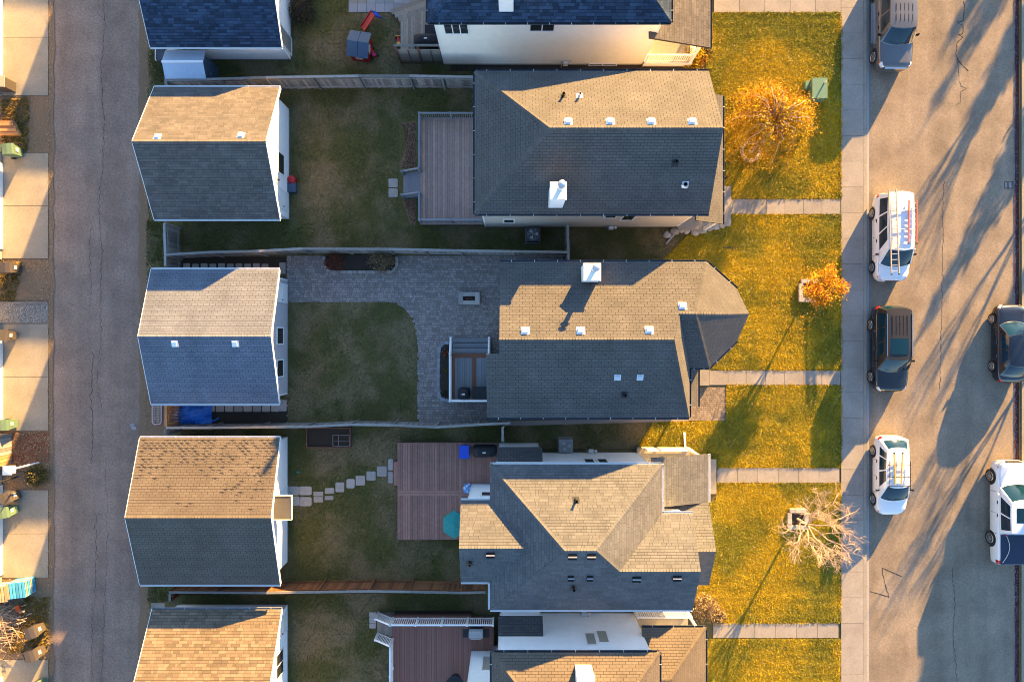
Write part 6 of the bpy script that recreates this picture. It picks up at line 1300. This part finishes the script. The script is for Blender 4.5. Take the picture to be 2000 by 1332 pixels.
class Car:
    """y forward, x right; lower body lofted through stations, glasshouse through sampled curves"""
    def __init__(s, label, cat, x, y, heading, L, Wd, H, belt, hood, kind, pm, name='parked_car', group='cars parked along the street', wheel=.33, wb=None):
        s.root = thing(name, label, cat, (x, y, -.116), 0.0 if heading > 0 else math.pi, group); s.L, s.W, s.H, s.belt, s.pm = L, Wd, H, belt, pm; h = Wd / 2; gc = .2
        nose = hood - .18
        S = {'sedan': [(0, .38, nose - .22, .30), (.012, .62, nose - .06, .25), (.04, .82, nose + .02, .2), (.09, .93, hood - .07, .19), (.18, .985, hood - .02, .19), (.27, .995, hood + .03, .19), (.33, 1, belt, .19), (.55, 1, belt + .01, .19), (.75, .995, belt + .02, .19), (.86, .98, belt + .0, .2), (.93, .93, belt - .02, .22), (.975, .80, belt - .10, .26), (1, .52, belt - .28, .34)],
             'hatch': [(0, .34, nose - .24, .30), (.012, .58, nose - .08, .25), (.04, .79, nose + .01, .2), (.09, .92, hood - .09, .19), (.18, .985, hood - .03, .19), (.27, .995, hood + .02, .19), (.33, 1, belt, .19), (.55, 1, belt + .01, .19), (.75, .995, belt + .03, .19), (.88, .98, belt + .02, .2), (.95, .92, belt - .0, .22), (.985, .78, belt - .08, .26), (1, .55, belt - .26, .34)],
             'suv': [(0, .45, nose - .20, .34), (.012, .68, nose + .02, .28), (.04, .86, nose + .10, .24), (.09, .955, hood - .04, .24), (.18, .99, hood, .24), (.27, 1, hood + .03, .24), (.33, 1, belt, .24), (.55, 1, belt, .24), (.75, 1, belt + .01, .24), (.9, .99, belt + .01, .25), (.965, .95, belt, .28), (.99, .84, belt - .08, .32), (1, .64, belt - .25, .4)],
             'pickup': [(0, .55, nose - .20, .38), (.010, .76, nose + .06, .32), (.03, .90, nose + .14, .28), (.08, .975, hood - .03, .28), (.18, 1, hood, .28), (.25, 1, hood + .02, .28), (.3, 1, belt, .28), (.55, 1, belt, .28), (.66, 1, belt, .28), (.9, 1, belt, .3), (.98, .99, belt - .01, .32), (.995, .96, belt - .04, .36), (1, .92, belt - .12, .45)]}[kind]
        s.S = S; prof = [(0, 0), (.5, -.004), (.82, -.03), (.945, -.075), (.985, -.15)]
        def ring(t):
            for a, b in zip(S[:-1], S[1:]):
                if a[0] <= t <= b[0]: k = (t - a[0]) / max(1e-6, b[0] - a[0]); break
            w = (a[1] + (b[1] - a[1]) * k) * h; zt = a[2] + (b[2] - a[2]) * k; zl = a[3] + (b[3] - a[3]) * k; y = L / 2 - t * L
            P = [(w * f, y, zt + dz) for (f, dz) in prof] + [(w, y, max(zl + .2, (zt + zl) * .5)), (w * .985, y, zl + .12), (w * .93, y, zl), (w * .5, y, zl - .01)]
            return P
        s.ring = ring; ts = sorted(set([q[0] for q in S] + [.06, .13, .22, .4, .48, .62, .69, .81]))
        rows = []
        for t in ts:
            r = ring(t); rows.append(r + [(0, r[0][1], r[-1][2])] + [(-x_, y_, z_) for (x_, y_, z_) in r[:0:-1]])
        b = MB(); b.grid(rows, closed=True); b.poly(rows[0][::-1]); b.poly(rows[-1]); b.f = [f[::-1] for f in b.f]
        o = b.build('body', pm, s.root, smooth=True, local=True); s.body = o
        md = o.modifiers.new('edge', 'EDGE_SPLIT'); md.split_angle = R(50)
        wb = wb or (.155, .80)
        for ty in wb:
            for sx in (-1, 1):
                y_ = L / 2 - ty * L; x_ = sx * (h - .105); w = MB()
                w.tube((x_ - .11, y_, wheel), (x_ + .11, y_, wheel), wheel, wheel, 24); ww = w.build('wheel', M['black_rubber'], s.root, local=True)
                r = MB(); xo = x_ + sx * .112; n = 10
                r.tube((xo - sx * .02, y_, wheel), (xo, y_, wheel), wheel * .66, wheel * .64, 20)
                r.build('rim', M['grille'], ww, local=True); k = MB()
                for i in range(n): a = 2 * math.pi * i / n; k.beam((xo + sx * .004, y_, wheel), (xo + sx * .004, y_ + math.cos(a) * wheel * .64, wheel + math.sin(a) * wheel * .64), .02, .035)
                P = [(xo + sx * .003, y_ + math.cos(2 * math.pi * i / 20) * wheel * .66, wheel + math.sin(2 * math.pi * i / 20) * wheel * .66) for i in range(21)]; k.path(P, .016, 5); k.lathe((xo, y_, wheel), [(.04, -.03), (.04, .03)], 8); k.build('spokes', M['rim'], ww, local=True)
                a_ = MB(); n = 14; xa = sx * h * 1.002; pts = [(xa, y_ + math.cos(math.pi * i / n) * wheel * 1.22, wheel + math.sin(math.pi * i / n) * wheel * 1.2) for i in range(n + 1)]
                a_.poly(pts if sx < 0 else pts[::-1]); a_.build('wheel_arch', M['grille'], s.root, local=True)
    def patch(s, name, m, t0, t1, i0, i1, off=.006, parent=None, n=6, sides=(1, -1)):
        for sx in sides:
            rows = []
            for k in range(n + 1):
                r = s.ring(t0 + (t1 - t0) * k / n); row = []
                for j in range(5):
                    f = i0 + (i1 - i0) * j / 4; a = int(min(f, len(r) - 2)); q = Vector(r[a]).lerp(Vector(r[a + 1]), f - a); row.append((sx * (q.x + off), q.y + (off if t0 < .3 else -off), q.z + off))
                rows.append(row)
            b = MB(); b.grid(rows); b.build(name, m, parent or s.root, smooth=True, local=True)
    def cabin(s, f0, f1, r1, r0, wt, panes, glass_rear=True, sunroof=None, rbulge=.13, roof_m=None):
        """f0/f1: windscreen base/top, r1/r0: rear top/base, as fractions of the length from the nose"""
        L, H, hb = s.L, s.H, s.belt; Y = lambda t: L / 2 - t * L; wb = s.W / 2 * .955; wt = s.W / 2 * wt; zb = hb - .03; zt = H - .055
        def front(u, v): x = (u * 2 - 1); return Vector((x * (wb + (wt - wb) * v), Y(f0) + (Y(f1) - Y(f0)) * v + .24 * (1 - abs(x) ** 2.4) * (1 - .45 * v), zb + (zt - zb) * v + .02 * math.sin(v * math.pi)))
        def rear(u, v): x = (u * 2 - 1); return Vector((-x * (wb + (wt - wb) * v) * .97, Y(r0) + (Y(r1) - Y(r0)) * v - rbulge * (1 - abs(x) ** 2.4), zb + (zt - zb) * v + .02 * math.sin(v * math.pi)))
        def side(u, v, sx):
            a = front(1 if sx > 0 else 0, v); b = rear(0 if sx > 0 else 1, v); q = a.lerp(b, u); q.x += sx * .03 * math.sin(math.pi * u) * 1.0 + sx * .015 * math.sin(math.pi * v); return q
        b = MB(); N = 10
        b.grid([[front(i / N, v / 5) for i in range(N, -1, -1)] for v in range(6)]); b.grid([[rear(i / N, v / 5) for i in range(N, -1, -1)] for v in range(6)])
        for sx in (1, -1): b.grid([[side(i / N, v / 5, sx) for i in (range(N, -1, -1) if sx > 0 else range(N + 1))] for v in range(6)])
        rows = []
        for i in range(13):
            u = i / 12; a = side(u, 1, -1); c = side(u, 1, 1); bul = (.12 * (1 - 0.4)) if False else 0
            row = []
            for j in range(9):
                x = j / 8; q = a.lerp(c, x); k = (1 - (2 * x - 1) ** 2)
                if i == 0: q.y += .132 * (1 - abs(2 * x - 1) ** 2.4)
                if i == 12: q.y -= rbulge * (1 - abs(2 * x - 1) ** 2.4)
                q.z += .055 * k ** .5 * (1 - abs(2 * u - 1) ** 6 * .75); row.append(q)
            rows.append(row)
        b.grid(rows); o = b.build('cabin', roof_m or s.pm, s.root, smooth=True, local=True); md = o.modifiers.new('edge', 'EDGE_SPLIT'); md.split_angle = R(38)
        def glass(name, fn, u0, u1, v0, v1, off, parent=o, m=CGLASS):
            g = MB(); e = 1e-3; rows = []
            for v in range(6):
                row = []
                for i in range(N + 1):
                    u = u0 + (u1 - u0) * i / N; vv = v0 + (v1 - v0) * v / 5; q = fn(u, vv); n = (fn(u + e, vv) - q).cross(fn(u, vv + e) - q).normalized(); c = Vector((0, Y((f0 + r0) / 2), zb))
                    if n.dot(q - c) < 0: n = -n
                    row.append(q + n * off)
                rows.append(row)
            g.grid(rows); return g.build(name, m, parent, smooth=True, local=True)
        glass('windscreen', front, .04, .96, .05, .96, .008)
        for (u0, u1) in ((.16, .50), (.48, .80)):
            w_ = MB(); a = front(u0, .09) + Vector((0, .012, .018)); c = front(u1, .20) + Vector((0, .012, .018)); w_.beam(a, c, .022, .014); w_.build('wiper', M['grille'], s.root, local=True)

        if glass_rear: glass('rear_window', rear, .07, .93, .22, .92, .008)
        for sx in (1, -1):
            for (u0, u1) in panes: glass('side_window', lambda u, v: side(u, v, sx), u0, u1, .12, .9, .007)
            m_ = MB(); q = side(.12, .05, sx); m_.hull8([(q.x, q.y - .02, q.z), (q.x + sx * .2, q.y - .06, q.z + .02), (q.x + sx * .2, q.y + .06, q.z + .02), (q.x, q.y + .04, q.z), (q.x, q.y - .02, q.z + .05), (q.x + sx * .21, q.y - .06, q.z + .17), (q.x + sx * .21, q.y + .04, q.z + .16), (q.x, q.y + .03, q.z + .05)]); m_.build('mirror', s.pm if s.pm in (P_PEARL,) else M['grille'], s.root, local=True)
            for u in (.33, .62):
                if u > r0: continue
                yy = Y(f0 + (r0 - f0) * u); d_ = MB(); d_.box(min(sx * s.W / 2 * .985, sx * (s.W / 2 + .022)), yy - .09, s.belt - .17, max(sx * s.W / 2 * .985, sx * (s.W / 2 + .022)), yy + .09, s.belt - .135); d_.build('door_handle', M['grille'] if s.pm not in (P_BLACK, P_NAVY) else M['chrome'], s.root, local=True)
        if sunroof:
            g = MB(); a, c = sunroof; hw = wt * .68
            ys_ = [Y(a) + (Y(c) - Y(a)) * i / 6 for i in range(7)]; g.grid([[(-hw + 2 * hw * j / 6, yy, H + .012 - .02 * ((j - 3) / 3) ** 2) for j in range(7)] for yy in ys_]); g.build('sunroof', CGLASS, o, smooth=True, local=True)
        s.cab = o; s.Y = Y; s.wt = wt; return o
    def rib(s, name, m, y0, y1, xs, z, w=.03, h=.02):
        for x in xs: b = MB(); b.box(x - w / 2, min(y0, y1), z, x + w / 2, max(y0, y1), z + h); b.build(name, m, s.root, local=True)
    def ends(s, chrome_bar=True):
        s.patch('headlight', M['lamp'], .012, .06, 2.2, 4.2, .008); s.patch('tail_light', M['tail'], .955, .992, 2.3, 4.6, .008); s.patch('grille', M['grille'], .0005, .010, 0, 1.6, .006)
        SM = M['grille'] if s.pm not in (P_BLACK, P_NAVY) else M['gutter_dark']
        for (t0, t1, i0, i1) in ((.045, .24, 2.62, 2.70), (.295, .299, 3.6, 6.4), (.50, .504, 3.8, 6.4), (.70, .704, 3.8, 6.2)): s.patch('panel_seam', SM, t0, t1, i0, i1, .002)
        s.patch('turn_signal', M['amber'], .05, .065, 3.2, 4.2, .012)
# white minivan with two ladders
v = Car('white minivan with ladders strapped on its roof rack', 'minivan', 21.93, 5.95, -1, 5.05, 1.95, 1.74, 1.02, .96, 'suv', P_WHITE, wheel=.33, wb=(.17, .79))
v.cabin(.20, .36, .965, .985, .74, ((.17, .40), (.425, .66), (.685, .93)), sunroof=None); v.ends()
for yy in (1.0, -.4, -1.7):
    b = MB(); b.tube((-.72, yy * .8, 1.80), (.72, yy * .8, 1.80), .02, .02, 8)
    for sx in (-.7, .7): b.tube((sx, yy * .8, 1.66), (sx, yy * .8, 1.80), .02, .02, 6)
    b.build('roof_rack_bar', M['metal'], v.root, local=True)
M['alu'] = mat('aluminium', (.62, .60, .56), rough=.35, metal=.6); M['fibre_yellow'] = mat('yellow_fibreglass', (.62, .38, .06), rough=.5); M['fibre_red'] = mat('red_fibreglass', (.55, .13, .09), rough=.5)
ladder('long aluminium extension ladder on the white minivan roof', (WX(1746, 1.75), WY(452, 1.75), 1.71), 4.75, .42, R(2), mat('tan_aluminium', (.58, .50, .36), rough=.4, metal=.4), M["alu"], 15, 0.0)
ladder('red-railed stepladder on the right of the white minivan roof', (WX(1783, 1.75), WY(433, 1.75), 1.71), 2.4, .46, R(-1), M['fibre_red'], M['alu'], 8)
# black SUV
v = Car('black sport utility car with sunroof parked behind the white minivan', 'suv', 21.82, -.45, -1, 4.95, 1.93, 1.72, 1.06, 1.03, 'suv', P_BLACK, wheel=.36, wb=(.17, .78)); RM = mat('sunlit_black_roof', (.018, .017, .017), rough=.4, spec=.5)  # roof of the black body lifted and warmed: sunlit sheen put into its colour
v.cabin(.27, .40, .94, .975, .76, ((.16, .38), (.41, .64), (.67, .92)), sunroof=(.44, .62), roof_m=RM); v.ends(); v.rib('roof_rail', M['chrome'], v.Y(.42), v.Y(.9), (-v.wt + .03, v.wt - .03), v.H - .05, .03, .05); v.rib('roof_groove', M['grille'], v.Y(.66), v.Y(.88), (-.42, -.2, .0, .2, .42), v.H - .004, .025, .012)
b = MB(); b.tube((.0, v.Y(.78), v.H), (.02, v.Y(.79), v.H + .22), .012, .006, 6); b.build('antenna', M['grille'], v.root, local=True)
# white hatchback with roof rack and ladder
v = Car('white hatchback with black roof rack carrying a yellow stepladder', 'hatchback', 21.92, -7.78, -1, 4.6, 1.80, 1.45, .93, .90, 'hatch', P_WHITE, wheel=.32, wb=(.19, .80))
v.cabin(.24, .41, .84, .965, .70, ((.17, .44), (.47, .72), (.75, .9))); v.ends()
for yy in (.42, -.1, -.75):
    b = MB(); b.tube((-.58, yy, v.H + .09), (.58, yy, v.H + .09), .018, .018, 8)
    for sx in (-.58, .58): b.tube((sx, yy, v.H - .06), (sx, yy, v.H + .09), .02, .02, 6)
    b.build('roof_rack_bar', M['grille'], v.root, local=True)
for sx in (-.58, .58): b = MB(); b.tube((sx, -1.0, v.H + .11), (sx, .65, v.H + .11), .02, .02, 8); b.build('roof_rack_side', M['grille'], v.root, local=True)
ladder('yellow folding stepladder on the white hatchback rack', (WX(1755, 1.5), WY(916, 1.5), v.H - .116 + .115), 1.75, .48, R(180), M['fibre_yellow'], M['alu'], 5, 0, .07)
# grey pickup at the top edge
v = Car('pewter pickup with ribbed roof at the top edge', 'pickup truck', 22.0, 18.55, -1, 5.85, 2.0, 1.88, 1.15, 1.12, 'pickup', P_GREY, wheel=.39, wb=(.15, .78))
v.cabin(.25, .35, .66, .70, .74, ((.16, .5), (.54, .9)), rbulge=.02); v.ends(); v.rib('roof_groove', M['grille'], v.Y(.39), v.Y(.46), (-.46, -.23, 0, .23, .46), v.H - .002, .022, .010); v.rib('roof_groove', M['grille'], v.Y(.49), v.Y(.56), (-.46, -.23, 0, .23, .46), v.H - .002, .022, .010)
b = MB(); b.box(-.86, v.Y(.985), .9, .86, v.Y(.715), 1.153); b.build('bed_cover', M['cover'], v.root, local=True)
for sx in (-1, 1): b = MB(); b.box(min(sx * .98, sx * 1.12), v.Y(.68), .38, max(sx * .98, sx * 1.12), v.Y(.28), .44); b.build('running_board', M['chrome'], v.root, local=True)
b = MB(); b.box(-.62, v.Y(.006), .75, .62, v.Y(.0) + .03, .98); b.build('radiator_grille', M['chrome'], v.root, local=True)
# black sedan, right edge
v = Car('black sedan parked on the far side at the right edge', 'sedan', 28.85, -.14, 1, 4.55, 1.80, 1.44, .92, .90, 'sedan', P_NAVY, wheel=.32, wb=(.19, .79))
v.cabin(.27, .42, .76, .90, .70, ((.16, .46), (.5, .8))); v.ends()
# white pickup, right edge
v = Car('white pickup with navy bed cover parked at the right edge', 'pickup truck', 28.82, -9.85, 1, 5.9, 2.02, 1.86, 1.15, 1.13, 'pickup', P_PEARL, wheel=.40, wb=(.16, .77))
v.cabin(.25, .37, .66, .69, .76, ((.16, .52), (.56, .92)), sunroof=(.42, .56), rbulge=.02); v.ends()
NAVYC = mat('navy_bed_cover', (.008, .02, .05), rough=.35, spec=.5)
b = MB(); b.box(-.9, v.Y(.99), .9, .9, v.Y(.705), 1.165); b.build('bed_cover', NAVYC, v.root, local=True)
M['strap'] = mat('pale_strap', (.55, .55, .52), rough=.6); b = MB(); b.path([(-.62 + .28 * math.sin(math.pi * i / 12) - .22 * (i / 12), v.Y(.71) - 1.55 * i / 12, 1.185) for i in range(13)], .018, 6); b.build('strap', M['strap'], v.root, local=True); b = MB(); b.box(-.75, v.Y(.715), 1.166, -.6, v.Y(.70), 1.2); b.build('latch', M['tail'], v.root, local=True)
# dark plate with grey bars by the far gutter
p = W(1974, 361); t = thing('drain_grate', 'dark plate with grey bars by the far gutter', 'drain', (p.x, p.y, -.118)); b = MB(); b.box(-.28, -.2, 0, .28, .2, .012); b.build('frame', M['cover_black'], t, local=True)
for i in range(7): piece('plate_bar', M['gutter_grey'], t, -.25 + i * .075, -.17, .012, -.22 + i * .075, .17, .022, world=False)
